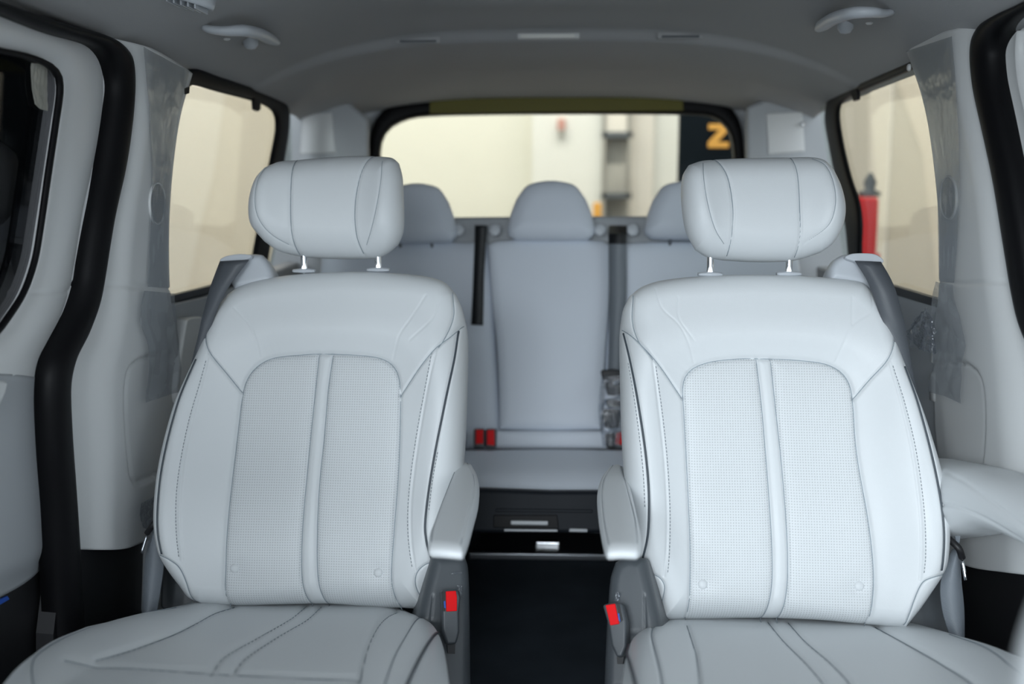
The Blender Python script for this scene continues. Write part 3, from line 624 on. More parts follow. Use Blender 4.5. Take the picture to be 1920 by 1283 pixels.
LEFT = dict(label='left second-row captain seat in pale leather, single armrest on its inner side', Y0=1.82, cx=600,
    back=([(418, 545), (440, 530), (480, 517), (540, 507), (640, 501), (720, 503), (790, 510), (830, 522), (852, 545)],
          [(852, 545), (864, 575), (871, 615), (872, 680), (870, 780), (866, 860), (857, 950), (845, 1020), (835, 1052), (822, 1080), (808, 1110), (796, 1149)],
          [(372, 1134), (430, 1139), (500, 1138), (600, 1138), (700, 1146), (796, 1149)],
          [(418, 545), (402, 575), (390, 612), (372, 660), (352, 710), (333, 760), (317, 820), (306, 880), (301, 940), (301, 990), (308, 1038), (322, 1068), (342, 1100), (356, 1122), (372, 1134)]),
    insert=[(423, 1150), (421, 1100), (424, 1040), (430, 960), (438, 870), (446, 790), (453, 735), (463, 706), (482, 684), (510, 670), (560, 664), (600, 662), (660, 664), (705, 669), (730, 680), (744, 700), (749, 730), (749, 800), (746, 900), (739, 1000), (733, 1080), (737, 1120), (745, 1152)],
    strip=([(596, 664), (590, 720), (582, 800), (574, 900), (567, 1000), (565, 1080), (574, 1145)], [(622, 665), (613, 730), (605, 830), (599, 900), (595, 1000), (595, 1080), (604, 1145)]),
    shoulder=([(384, 625), (398, 662), (424, 698), (451, 735)], [(866, 605), (845, 632), (820, 655), (785, 695), (750, 742)]),
    seams=[[(847, 545), (850, 590), (838, 630), (824, 655)], [(312, 1040), (330, 1047), (348, 1062), (358, 1090), (364, 1130)], [(860, 1033), (838, 1046), (800, 1058), (783, 1075), (780, 1100), (795, 1140)],
           [(398, 665), (386, 720), (370, 790), (358, 860), (352, 930), (352, 1000), (354, 1050)], [(820, 660), (806, 720), (791, 800), (779, 880), (773, 950), (774, 1010), (781, 1070)]],
    faint=[[(800, 556), (775, 595), (752, 628), (742, 655), (736, 675)], [(826, 560), (812, 600), (770, 640)], [(442, 580), (470, 610), (482, 640), (486, 670)], [(300, 700), (301, 701)]],
    stitch=[[(393, 680), (381, 730), (365, 795), (353, 865), (347, 930), (347, 1000), (350, 1050)], [(812, 665), (800, 725), (785, 800), (773, 880), (767, 950), (768, 1010), (776, 1070)], [(824, 850), (815, 900), (808, 960)]],
    piping=[[(366, 676), (344, 740), (325, 810), (312, 880), (307, 945), (307, 1000), (312, 1038)], [(858, 618), (851, 680), (836, 762), (819, 850), (807, 925), (801, 985), (804, 1020), (812, 1052)]],
    buttons=[(440, 1066), (709, 1074)], r_lr=(34, 66), R_lr=(.045, .085),
    head=([(486, 306), (512, 292), (545, 287), (600, 282), (650, 279), (700, 280), (728, 285), (741, 296)], [(741, 296), (748, 320), (751, 360), (752, 400), (749, 430), (738, 452)], [(484, 447), (510, 464), (560, 473), (620, 476), (690, 475), (716, 468), (738, 452)], [(486, 306), (470, 330), (461, 360), (458, 390), (462, 418), (484, 447)]),
    headseams=([(546, 280), (545, 330), (544, 400), (546, 450), (551, 480)], [(697, 276), (684, 300), (672, 340), (665, 390), (667, 440), (677, 480)]),
    headfaint=[[(505, 297), (490, 320), (482, 350), (482, 390), (492, 420), (512, 442), (545, 460)], [(714, 290), (716, 330), (710, 380), (697, 430), (680, 465)]],
    wing=1, posts=[(563, 470, 502), (704, 468, 500)],
    cush_y=1140, cush=([(160, 1166), (250, 1146), (345, 1128), (400, 1100), (480, 1090), (640, 1090), (720, 1105), (790, 1148)], [(790, 1148), (818, 1172), (835, 1210), (845, 1283), (850, 1400)], [(-60, 1420), (300, 1440), (600, 1440), (850, 1400)], [(160, 1166), (90, 1196), (35, 1240), (0, 1283), (-40, 1340), (-60, 1420)]),
    cseams=[[(440, 1136), (400, 1150), (330, 1185), (250, 1215), (180, 1240)], [(575, 1134), (545, 1158), (480, 1195), (420, 1230), (396, 1262)], [(602, 1136), (575, 1160), (520, 1192), (460, 1232), (436, 1262)], [(745, 1142), (715, 1165), (695, 1200), (684, 1235), (670, 1300)], [(120, 1250), (230, 1249), (400, 1260), (560, 1268), (672, 1272)]],
    cfaint=[[(330, 1144), (230, 1160), (150, 1190), (95, 1222), (63, 1252), (60, 1290), (80, 1340)], [(788, 1160), (765, 1200), (740, 1245), (720, 1300)]], cpipe=[[(823, 1184), (808, 1215), (788, 1252), (768, 1295), (750, 1340)]],
    cbol=([(440, 1136), (250, 1215), (120, 1283), (60, 1340)], [(745, 1142), (695, 1200), (670, 1300), (650, 1400)]), basex=(330, 800))
RIGHT = dict(label='right second-row captain seat in pale leather with an armrest on both sides', Y0=1.74, cx=1445,
    back=([(1182, 549), (1205, 531), (1240, 519), (1300, 511), (1400, 506), (1500, 508), (1580, 514), (1625, 522), (1642, 538)],
          [(1642, 538), (1656, 565), (1668, 598), (1680, 640), (1704, 715), (1730, 790), (1752, 870), (1765, 940), (1768, 1000), (1766, 1055), (1757, 1082), (1738, 1115), (1720, 1145), (1702, 1179)],
          [(1240, 1171), (1330, 1169), (1440, 1166), (1550, 1168), (1640, 1176), (1702, 1179)],
          [(1182, 549), (1170, 575), (1165, 620), (1165, 700), (1167, 790), (1171, 870), (1178, 940), (1189, 1010), (1197, 1050), (1210, 1080), (1224, 1115), (1240, 1171)]),
    insert=[(1291, 1180), (1294, 1120), (1294, 1040), (1291, 950), (1287, 850), (1283, 770), (1281, 730), (1286, 706), (1302, 689), (1335, 677), (1390, 671), (1440, 671), (1500, 674), (1550, 681), (1580, 697), (1596, 722), (1602, 760), (1606, 830), (1613, 890), (1625, 965), (1635, 1040), (1639, 1095), (1636, 1140), (1630, 1188)],
    strip=([(1420, 673), (1430, 760), (1437, 850), (1443, 950), (1448, 1040), (1448, 1100), (1437, 1174)], [(1447, 673), (1456, 760), (1465, 850), (1472, 950), (1477, 1040), (1477, 1100), (1467, 1174)]),
    shoulder=([(1169, 612), (1200, 648), (1243, 698), (1279, 746)], [(1678, 632), (1658, 678), (1630, 712), (1602, 748)]),
    seams=[[(1188, 552), (1186, 600), (1196, 640), (1222, 678)], [(1199, 1062), (1215, 1073), (1236, 1083), (1246, 1100), (1243, 1130), (1238, 1168)], [(1764, 1076), (1738, 1080), (1718, 1090), (1706, 1120), (1694, 1172)],
           [(1222, 680), (1235, 780), (1244, 870), (1248, 960), (1247, 1030), (1244, 1080)], [(1660, 678), (1680, 760), (1697, 850), (1708, 950), (1713, 1040), (1713, 1085)]],
    faint=[[(1228, 542), (1240, 580), (1271, 611), (1290, 645), (1301, 679)], [(1270, 560), (1272, 600), (1300, 640)], [(1634, 547), (1630, 585), (1595, 612), (1580, 645), (1567, 680)], [(1596, 560), (1594, 610)]],
    stitch=[[(1228, 690), (1241, 780), (1250, 870), (1254, 960), (1253, 1030), (1250, 1080)], [(1666, 690), (1686, 765), (1703, 850), (1714, 950), (1719, 1040), (1718, 1080)], [(1178, 680), (1192, 780), (1203, 880), (1207, 960)]],
    piping=[[(1171, 620), (1182, 680), (1196, 765), (1208, 850), (1214, 925), (1213, 1000), (1204, 1056)], [(1698, 690), (1719, 765), (1738, 850), (1751, 930), (1758, 1000), (1758, 1068)]],
    buttons=[(1318, 1096), (1611, 1099)], r_lr=(62, 36), R_lr=(.085, .045),
    head=([(1296, 300), (1325, 288), (1370, 284), (1430, 282), (1490, 281), (1530, 283), (1556, 292), (1573, 312)], [(1573, 312), (1586, 345), (1593, 385), (1588, 420), (1572, 450), (1552, 466)], [(1310, 460), (1335, 473), (1400, 480), (1470, 481), (1515, 477), (1552, 466)], [(1296, 300), (1284, 322), (1281, 355), (1284, 395), (1292, 430), (1310, 460)]),
    headseams=([(1340, 280), (1352, 300), (1366, 335), (1374, 385), (1374, 430), (1369, 484)], [(1490, 276), (1497, 330), (1500, 390), (1502, 440), (1500, 486)]),
    headfaint=[[(1322, 292), (1318, 330), (1324, 380), (1340, 430), (1366, 462)], [(1520, 286), (1548, 310), (1561, 350), (1562, 390), (1550, 425), (1510, 455)]],
    wing=-1, posts=[(1336, 474, 508), (1486, 474, 507)],
    cush_y=1170, cush=([(1205, 1174), (1240, 1155), (1300, 1125), (1450, 1118), (1600, 1125), (1700, 1158), (1800, 1188)], [(1800, 1188), (1880, 1210), (1950, 1240), (2010, 1290), (2040, 1420)], [(1150, 1420), (1500, 1450), (1800, 1440), (2040, 1420)], [(1205, 1174), (1183, 1194), (1172, 1225), (1163, 1283), (1150, 1420)]),
    cseams=[[(1288, 1170), (1296, 1195), (1306, 1230), (1311, 1290), (1312, 1400)], [(1440, 1164), (1470, 1200), (1515, 1245), (1550, 1290), (1600, 1400)], [(1478, 1165), (1510, 1200), (1560, 1243), (1600, 1290), (1650, 1400)], [(1640, 1172), (1700, 1205), (1770, 1245), (1830, 1290), (1900, 1380)]],
    cfaint=[[(1225, 1180), (1222, 1210), (1240, 1290), (1250, 1400)], [(1780, 1196), (1850, 1230), (1920, 1290)]], cpipe=[[(1180, 1206), (1176, 1225), (1182, 1260), (1192, 1310), (1196, 1360)]],
    cbol=([(1288, 1170), (1306, 1230), (1312, 1400)], [(1640, 1172), (1770, 1245), (1900, 1380)]), basex=(1250, 1700))
LEFT['back'] = (LEFT['back'][0], LEFT['back'][1], LEFT['back'][2], [LEFT['back'][3][0]] + [(x - 6, y) for x, y in LEFT['back'][3][1:-1]] + [LEFT['back'][3][-1]])
RIGHT['back'] = (RIGHT['back'][0], [RIGHT['back'][1][0]] + [(x + 6, y) for x, y in RIGHT['back'][1][1:-1]] + [RIGHT['back'][1][-1]], RIGHT['back'][2], RIGHT['back'][3])
LEFT['piping'][0] = [(x + 6, y) for x, y in LEFT['piping'][0]]; RIGHT['piping'][1] = [(x - 7, y) for x, y in RIGHT['piping'][1]]
seatL, BPL, CPL, backL = seat(LEFT)
seatR, BPR, CPR, backR = seat(RIGHT)
# ---- armrests
def armrest(T, R, B, L, parent, st, z):
    pl = Plane((0, .06, 1), (0, 1.5, z))
    a = patch('armrest', T, R, B, L, pl, rounded(.012, 13, lambda px, py, s, t, o: .003 * np.sin(np.pi * s) + sum(groove(px, py, l, .0015, 1.8) for l in st)), 60, 80, .022, M['leather'], parent, shrink=.25)
    for l in st: tube('stitching', [pl.one(x, y, -.0008) for x, y in cr(l, 40)], .0006, M['thread'], a, n=60, seg=5)
    # arm underneath
    P = [(sum(p[0] for p in T) / len(T)), (sum(p[0] for p in B) / len(B))]; y0 = T[0][1]; y1 = B[0][1]
    tube('arm_core', [pl.one(P[0], y0 + 10, -.035), pl.one((P[0] + P[1]) / 2, (y0 + y1) / 2, -.04), pl.one(P[1] * .8 + P[0] * .2, y1 - 40, -.03)], [.014, .016, .008], M['leather'], a, n=20, seg=14)
    return a
armrest([(857, 866), (870, 863), (884, 865)], [(884, 865), (894, 882), (899, 905), (897, 935), (888, 970), (878, 1005), (871, 1024)], [(802, 1016), (806, 1024), (838, 1029), (866, 1029), (871, 1024)], [(857, 866), (845, 890), (832, 925), (818, 962), (806, 990), (802, 1016)], seatL,
        [[(876, 868), (887, 890), (889, 915), (882, 950), (872, 985), (864, 1020)], [(852, 885), (830, 940), (812, 990), (808, 1014)]], .555)
armrest([(1143, 869), (1157, 867), (1170, 870)], [(1170, 870), (1182, 905), (1194, 955), (1203, 1000), (1203, 1020)], [(1134, 1022), (1140, 1029), (1165, 1030), (1195, 1029), (1203, 1020)], [(1143, 869), (1128, 888), (1120, 915), (1121, 950), (1127, 990), (1134, 1022)], seatR,
        [[(1149, 872), (1133, 898), (1129, 925), (1132, 970), (1141, 1020)], [(1165, 874), (1178, 925), (1190, 970), (1195, 1018)]], .555)
# outer armrest of the right seat, seen from its inner side
AO = Plane((-1, 0, .0), (.672, 0, 0))
patch('armrest', [(1690, 858), (1755, 871), (1790, 880), (1850, 905), (1920, 950), (1990, 1010)], [(1990, 1010), (2010, 1050), (2000, 1085)], [(1700, 1010), (1760, 1002), (1800, 993), (1835, 1000), (1885, 1024), (1930, 1050), (2000, 1085)], [(1690, 858), (1688, 940), (1700, 1010)], AO,
      rounded(.045, 46, lambda px, py, s, t, o: groove(px, py, [(1755, 884), (1800, 905), (1860, 945), (1925, 995), (1990, 1050)], .002, 2.5) + groove(px, py, [(1755, 946), (1790, 950), (1832, 966), (1880, 996), (1940, 1040)], .003, 3)), 110, 50, .05, M['leather'], seatR, shrink=.02)
# ---- plastic shields beside the cushions, with buckles
def shield(poly, Yt, parent, sp):
    pl = Plane((0, -math.cos(math.radians(40)), math.sin(math.radians(40))), yplane(Yt).one(poly[0][0], poly[0][1]))
    return pl
SPL = Plane((.25, -.8, .45), yplane(1.70).one(850, 1040)); SPR = Plane((-.25, -.8, .45), yplane(1.62).one(1180, 1050))
a = patch('side_shield', [(812, 1042), (840, 1036), (872, 1036)], [(872, 1036), (881, 1062), (884, 1130), (886, 1300)], [(770, 1300), (886, 1300)], [(812, 1042), (795, 1110), (780, 1180), (770, 1300)], SPL, rounded(.02, 22, lambda px, py, s, t, o: groove(px, py, [(790, 1165), (829, 1166)], .002, 1.6) + groove(px, py, [(812, 1118), (808, 1160)], .002, 1.6)), 50, 70, .12, M['dark'], seatL, shrink=.05)
buckle([(827, 1106), (859, 1105), (864, 1120), (861, 1150), (862, 1185), (856, 1208), (838, 1209), (829, 1180), (829, 1150)], SPL.off(.045), [(836, 1109), (855, 1108), (857, 1120), (857, 1146), (837, 1147)], seatL,
       slot=[(829, 1110), (835, 1109), (835, 1147), (830, 1146)], blue=[(832, 1128), (835, 1127), (836, 1141), (833, 1140)], stub=[(838, 1200), (854, 1200), (853, 1226), (840, 1225)])
a = patch('side_shield', [(1150, 1052), (1175, 1040), (1210, 1045)], [(1210, 1045), (1225, 1110), (1240, 1180), (1260, 1300)], [(1128, 1300), (1260, 1300)], [(1150, 1052), (1140, 1085), (1133, 1180), (1128, 1300)], SPR, rounded(.02, 22, lambda px, py, s, t, o: groove(px, py, [(1175, 1185), (1210, 1185)], .002, 1.6) + groove(px, py, [(1209, 1115), (1210, 1185)], .002, 1.6)), 50, 70, .12, M['dark'], seatR, shrink=.05)
buckle([(1129, 1134), (1156, 1129), (1166, 1132), (1174, 1165), (1174, 1212), (1166, 1232), (1156, 1233), (1146, 1210), (1141, 1176)], SPR.off(.045), [(1135, 1135), (1153, 1132), (1161, 1170), (1144, 1173)], seatR,
       slot=[(1155, 1132), (1162, 1134), (1168, 1163), (1163, 1168)], blue=[(1158, 1150), (1161, 1151), (1163, 1166), (1160, 1164)], stub=[(1156, 1225), (1170, 1225), (1168, 1245), (1157, 1245)])
# small scraps of protective film still stuck on the shields
g = 'film scraps on the dark seat shields'
for nm, P, pl, lab in (('film_scrap', ([(846, 1074), (866, 1073)], [(866, 1073), (866, 1077)], [(846, 1077), (866, 1077)], [(846, 1074), (846, 1077)]), SPL.off(.008), 'short shiny film scrap highest on the left seat dark shield under its armrest'),
                   ('film_scrap', ([(857, 1098), (866, 1098)], [(866, 1098), (866, 1118)], [(860, 1112), (866, 1118)], [(857, 1098), (860, 1112)]), SPL.off(.008), 'crinkled film scrap beside the red buckle of the left seat'),
                   ('film_scrap', ([(1155, 1110), (1163, 1112)], [(1163, 1112), (1160, 1128)], [(1152, 1128), (1160, 1128)], [(1155, 1110), (1152, 1128)]), SPR.off(.008), 'crinkled film scrap above the red buckle of the right seat')):
    tag(crumple(nm, P, pl, .003, M['lamp'] if pl is None else M['shiny'], n=6, seed=len(lab)), lab, 'film scrap', g)
# dark base area behind the outer bolsters
slab('hinge_cover', [(300, 1050), (345, 1060), (440, 1160), (330, 1160), (300, 1140)], BPL.off(-.10), .04, M['dark'], seatL, bevel=.006)
slab('hinge_cover', [(1780, 1040), (1700, 1090), (1680, 1200), (1760, 1210), (1790, 1190)], BPR.off(-.10), .04, M['dark'], seatR, bevel=.006)
# ---- belt guides on the shoulders
gl = patch('belt_guide', [(412, 486), (432, 476), (470, 473), (488, 474)], [(488, 474), (499, 486), (508, 504), (514, 530)], [(436, 545), (514, 530)], [(412, 486), (422, 510), (436, 545)], BPL.off(-.02), rounded(.02, 14), 30, 30, .06, M['handle'], seatL, shrink=.1)
slab('guide_cap', [(411, 489), (424, 480), (450, 476), (472, 479), (464, 486), (440, 492)], BPL.off(-.006), .012, M['handle'], gl, bevel=.003, smoothpoly=30)
gr = patch('belt_guide', [(1566, 484), (1585, 474), (1630, 475), (1650, 480)], [(1650, 480), (1658, 500), (1664, 545)], [(1556, 525), (1664, 545)], [(1566, 484), (1558, 500), (1556, 525)], BPR.off(-.02), rounded(.02, 14), 30, 30, .06, M['handle'], seatR, shrink=.1)
slab('guide_cap', [(1584, 482), (1600, 475), (1640, 476), (1658, 488), (1652, 495), (1620, 493), (1600, 489)], BPR.off(-.006), .012, M['handle'], gr, bevel=.003, smoothpoly=30)
# ------------------------------------------------------------------ front belts
b1 = empty('seat_belt', BPL.one(300, 1000), 'dark grey seat belt running down the outer side of the left seat', 'seat belt', 'second row seat belts')
ribbon('webbing', [(412, 490), (400, 532), (385, 590), (370, 640), (352, 690), (341, 728), (325, 790), (308, 870), (294, 950), (286, 985)], [(467, 487), (442, 525), (422, 560), (404, 600), (388, 640), (372, 690), (356, 735), (338, 800), (322, 870), (312, 950), (304, 985)], BPL, [.0, .012, .012, .0, -.02, -.03, -.035, -.04, -.04, -.03], M['web'], b1)
patch('lap_webbing', [(287, 990), (297, 984)], [(297, 984), (306, 1010), (307, 1060), (302, 1100), (294, 1150)], [(266, 1150), (294, 1150)], [(287, 990), (277, 1020), (270, 1070), (266, 1150)], BPL.off(-.03), lambda px, py, s, t, o: .010 * np.sin(np.pi * s), 24, 40, .002, M['webl'], b1, shrink=0)
tube('guide_ring', [BPL.one(303, 965, .0), BPL.one(292, 983, .01), BPL.one(276, 1000, .0)], .0055, M['darker'], b1, n=14)
tube('metal_tongue', [BPL.one(276, 1003, .0), BPL.one(265, 1038, .0)], .0025, M['steel'], b1, n=6)
b2 = empty('seat_belt', BPR.one(1790, 1000), 'dark grey seat belt running down the outer side of the right seat', 'seat belt', 'second row seat belts')
ribbon('webbing', [(1603, 489), (1622, 525), (1645, 590), (1668, 640), (1692, 690), (1722, 750), (1745, 810), (1765, 880), (1785, 960)], [(1652, 491), (1670, 530), (1690, 600), (1702, 650), (1718, 705), (1742, 770), (1768, 835), (1795, 905), (1812, 960)], BPR, [.0, .012, .012, .0, -.02, -.035, -.05, -.06, -.06], M['web'], b2)
patch('lap_webbing', [(1786, 1030), (1800, 1026)], [(1800, 1026), (1802, 1080), (1808, 1140), (1809, 1200)], [(1784, 1200), (1809, 1200)], [(1786, 1030), (1772, 1060), (1763, 1100), (1768, 1150), (1784, 1200)], BPR.off(-.03), lambda px, py, s, t, o: .010 * np.sin(np.pi * s), 24, 40, .002, M['webl'], b2, shrink=0)
slab('upper_loop', [(1790, 1000), (1802, 998), (1799, 1018), (1793, 1020)], BPR.off(-.02), .002, M['webl'], b2)
tube('guide_ring', [BPR.one(1776, 1008, .0), BPR.one(1792, 1028, .012), BPR.one(1804, 1046, .0)], .0058, M['darker'], b2, n=14)
tube('metal_tongue', [BPR.one(1804, 1050, .0), BPR.one(1811, 1088, .0)], .0028, M['chrome'], b2, n=6)
# ------------------------------------------------------------------ fittings on pillars and ceiling
def speaker(cx, cy, rx, ry, plane, lab):
    a = np.linspace(0, 2 * np.pi, 48, endpoint=False); P = [(cx + rx * math.cos(t), cy + ry * math.sin(t)) for t in a]; Q = [(cx + rx * .88 * math.cos(t), cy + ry * .92 * math.sin(t)) for t in a]
    o = slab('speaker_grille', Q, plane.off(.001), .004, M['grill']); tag(o, lab, 'speaker', 'oval pillar speakers')
    ring('rim', P, Q, plane.off(.003), .006, M['trim'], o, rnd=.001, smooth=False)
    # raised mesh knobs in rows
    V = []; fs = []; r0 = .0011
    for iy in np.arange(cy - ry, cy + ry, 3.6):
        for ix in np.arange(cx - rx, cx + rx, 3.0):
            if ((ix - cx) / rx / .85) ** 2 + ((iy - cy) / ry / .9) ** 2 < 1:
                c = plane.one(ix, iy, .0012); k = len(V)
                V += [c + Vector((0, r0, 0)), c + Vector((0, 0, r0)), c + Vector((0, -r0, 0)), c + Vector((0, 0, -r0)), c + Vector(plane.n) * .001]
                fs += [(k, k+1, k+4), (k+1, k+2, k+4), (k+2, k+3, k+4), (k+3, k, k+4), (k, k+3, k+2, k+1)]
    mk('mesh', V, fs, M['trimd'], o); return o
speaker(297, 382, 15, 40, SL.off(.031), 'round speaker grille on the left pillar beside the quarter window')
speaker(1776, 371, 16, 42, SR.off(.031), 'round speaker grille on the right pillar beside the quarter window')
# protective films
tag(crumple('plastic_film', ([(268, 545), (325, 550)], [(325, 550), (332, 620), (338, 690), (332, 735)], [(272, 755), (300, 745), (332, 735)], [(268, 545), (262, 600), (276, 660), (272, 755)]), SL.off(.038), .012, M['film'], n=18, seed=2), 'loose crinkled clear film clinging to the left pillar panel beside the belt', 'plastic film', 'clear protective films')
tag(crumple('plastic_film', ([(268, 88), (354, 134)], [(354, 134), (333, 220), (322, 300), (315, 400), (314, 540)], [(276, 538), (314, 540)], [(268, 88), (284, 300), (276, 538)]), SL.off(.033), .002, M['film'], n=18, seed=7), 'smooth grey film covering the upper left pillar next to the window', 'plastic film', 'clear protective films')
tag(crumple('plastic_film', ([(1757, 528), (1789, 534)], [(1789, 534), (1800, 590), (1812, 640), (1806, 700), (1804, 757)], [(1744, 735), (1772, 742), (1804, 757)], [(1757, 528), (1746, 590), (1752, 660), (1744, 735)]), SR.off(.042), .012, M['film'], n=18, seed=3), 'loose grey film hanging from the right pillar seam by the pocket', 'plastic film', 'clear protective films')
tag(crumple('plastic_film', ([(1698, 96), (1786, 68)], [(1786, 68), (1795, 200), (1800, 360), (1790, 530)], [(1761, 528), (1790, 530)], [(1700, 96), (1731, 180), (1756, 330), (1761, 528)]), SR.off(.034), .002, M['film'], n=18, seed=9), 'smooth grey film covering the upper right pillar next to the window', 'plastic film', 'clear protective films')
tag(crumple('plastic_film', ([(1716, 606), (1748, 575)], [(1748, 575), (1758, 620), (1760, 664)], [(1716, 650), (1760, 664)], [(1716, 606), (1708, 630), (1716, 650)]), SR.off(.05), .03, M['shiny'], n=12, seed=12), 'small shiny crumpled film between the right seat belt and the pillar', 'plastic film', 'clear protective films')
tag(crumple('plastic_film', ([(262, 945), (290, 930)], [(290, 930), (296, 975), (290, 1000)], [(268, 990), (290, 1000)], [(262, 945), (262, 970), (268, 990)]), SL.off(.05), .012, M['shiny'], n=10, seed=15), 'small shiny film scrap behind the left belt guide ring', 'plastic film', 'clear protective films')
tag(crumple('window_sticker', ([(58, 118), (88, 121)], [(88, 121), (87, 160), (88, 208)], [(64, 195), (74, 204), (88, 208)], [(58, 118), (58, 160), (64, 195)]), SL.off(-.041), .002, clear('sticker_film', (.8, .8, .76), .1, .2, .5, 30, .45, (.7, .69, .62)), n=10, seed=4), 'clear plastic strip stuck to the top of the left door window', 'sticker')
tag(lathe('trim_plug', SR.one(1740, 124, .035), [(.007, 0), (.007, .003), (.005, .005)], M['trim'], None, SR.n, 18), 'small round plug near the top of the right pillar', 'trim plug')
# grab handles
def zroof(px, py, drop=0):
    """point of the roof lining seen at a place in the picture"""
    d = rays(np.array(px), np.array(py)); lo, hi = .8, 3.2
    for _ in range(40):
        m = (lo + hi) / 2; p = CO + d * (m / d[1])
        if p[2] < roof_z(p[0], p[1]) - drop: lo = m
        else: hi = m
    p = CO + d * (lo / d[1]); return Vector((p[0], p[1], p[2]))
def handle(pts, mount, sc, lab):
    base = [zroof(x, y, dr) for x, y, dr in pts]
    r = tag(tube('grab_handle', base, [.010, .016, .016, .016, .015, .009], M['handle'], n=60, seg=18, flat=.7), lab, 'grab handle', 'ceiling grab handles')
    for (x, y, rr) in mount:
        p = zroof(x, y, .012); lathe('mount', p + Vector((0, 0, .022)), [(rr * .85, 0), (rr, -.010), (rr * .95, -.022), (rr * .6, -.030), (.001, -.032)], M['handle'], r, (0, 0, 1), 24, (1.25, 1))
    x, y = sc; lathe('screw_cover', zroof(x, y, .016), [(.007, 0), (.007, -.002), (.004, -.004)], M['trim'], r, (0, 0, 1), 16)
    return r
handle([(384, 52, .002), (398, 56, .014), (425, 58, .026), (455, 57, .032), (485, 63, .028), (503, 72, .014), (518, 80, .001)], [(470, 84, .013)], (425, 72), 'pale grab handle on the left of the ceiling above the left headrest')
handle([(1536, 54, .001), (1548, 44, .014), (1568, 33, .028), (1600, 24, .032), (1632, 23, .026), (1655, 25, .014), (1670, 23, .002)], [(1585, 54, .013)], (1630, 42), 'pale grab handle on the right of the ceiling above the right headrest')
# ceiling lamp, vent and small covers
lp = zroof(1027, 70, 0)
L_ = tag(box('ceiling_lamp', (lp.x - .074, lp.y - .012, lp.z - .004), (lp.x + .078, lp.y + .018, lp.z + .01), M['trim'], None, .003), 'small white ceiling lamp strip at the rear of the roof', 'lamp')
box('lens', (lp.x - .066, lp.y - .015, lp.z - .003), (lp.x + .066, lp.y - .008, lp.z + .006), M['lamp'], L_, .002)
for x, y, lab in ((785, 78, 'left of the ceiling lamp'), (1275, 69, 'right of the ceiling lamp')):
    p = zroof(x, y, 0); o = tag(box('hook_cover', (p.x - .055, p.y - .01, p.z - .006), (p.x + .055, p.y + .015, p.z + .01), M['liner'], None, .003), 'small grey anchor cover on the roof ledge ' + lab, 'anchor cover', 'roof anchor covers')
    box('slot', (p.x - .045, p.y - .0115, p.z - .004), (p.x + .045, p.y - .009, p.z + .002), M['dark'], o)
vp = zroof(357, 2, 0); vc = Vector((vp.x - .005, vp.y - .035, vp.z))
v = tag(lathe('air_vent', vc, [(.050, .012), (.050, -.004), (.058, -.008), (.060, -.002), (.060, .012)], M['handle'], None, (.25, 0, 1), 40, (1.0, .8)), 'round ceiling air vent at the top left edge', 'air vent')
lathe('vent_recess', vc + Vector((0, 0, -.003)), [(.046, 0), (.046, -.002)], M['darker'], v, (.25, 0, 1), 30, (1, .8))
for k in range(-3, 4):
    c = vc + Vector((k * .012, 0, -.007 - k * .003 * 1.0)); sl_ = box('louver', (c.x - .001, c.y - .030, c.z - .008), (c.x + .0015, c.y + .030, c.z + .002), M['handle'], v)
# ------------------------------------------------------------------ front seat edge close to the lens
FP = Plane((-.4, -.6, .3), yplane(.50).one(1890, 1250))
FP2 = yplane(.50)
fs_ = patch('front_seat', [(2000, 1150), (2060, 1100), (2150, 1080)], [(2150, 1080), (2200, 1200), (2200, 1500)], [(1925, 1500), (2200, 1500)], [(2000, 1150), (1982, 1200), (1962, 1260), (1946, 1340), (1925, 1500)], FP2, rounded(.02, 60), 40, 40, .03, M['leather'], shrink=.3)
flp = patch('front_seat', [(-760, 300), (-620, 230), (-470, 300)], [(-470, 300), (-400, 700), (-400, 1500)], [(-1050, 1500), (-400, 1500)], [(-760, 300), (-1000, 700), (-1050, 1500)], yplane(.56), rounded(.04, 60), 30, 30, .12, M['leather'])  # out-of-frame seat back, added to shade the left captain seat
tag(flp, 'unseen pale front seat back added to shade the left second-row seat', 'front seat')
tag(fs_, 'blurred pale shoulder of the front seat in the bottom right corner', 'front seat')
# ------------------------------------------------------------------ showroom around the vehicle
GZ = -.45
struct(box('floor_showroom', (-9, -8, GZ - .05), (9, 9, GZ), M['tile']), 'pale tiled showroom floor around the vehicle', 'floor')
Yb = 7.4
P = lambda x, y, Y=Yb: yplane(Y).one(x, y)
x1 = P(1000, 300).x; x2 = P(1126, 300).x
struct(box('wall_rear_showroom', (-9, Yb, GZ), (x1, Yb + .2, 4.2), M['cream']), 'cream showroom wall seen through the tailgate window', 'wall')
struct(box('wall_column', (x1, Yb - .25, GZ), (x2, Yb + .2, 4.2), M['white']), 'off-white wall column behind the middle headrest', 'wall')
struct(box('wall_right_bay', (x2, Yb + .1, GZ), (9, Yb + .3, 4.2), M['white']), 'off-white showroom wall behind the steel rack', 'wall')
struct(box('wall_left_showroom', (-2.1, 2.6, GZ), (-1.95, Yb, 4.2), M['beige']), 'beige showroom wall beyond the left windows', 'wall')
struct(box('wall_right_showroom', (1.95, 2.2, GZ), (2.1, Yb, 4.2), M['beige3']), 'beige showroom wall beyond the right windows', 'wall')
def blk(name, x0, x1_, y0, y1_, Y, th, m, lab=None, cat=None, parent=None, bev=0):
    a = P(x0, y1_, Y); b = P(x1_, y0, Y); o = box(name, (a.x, Y, a.z), (b.x, Y + th, b.z), m, parent, bev)
    if lab: tag(o, lab, cat)
    return o
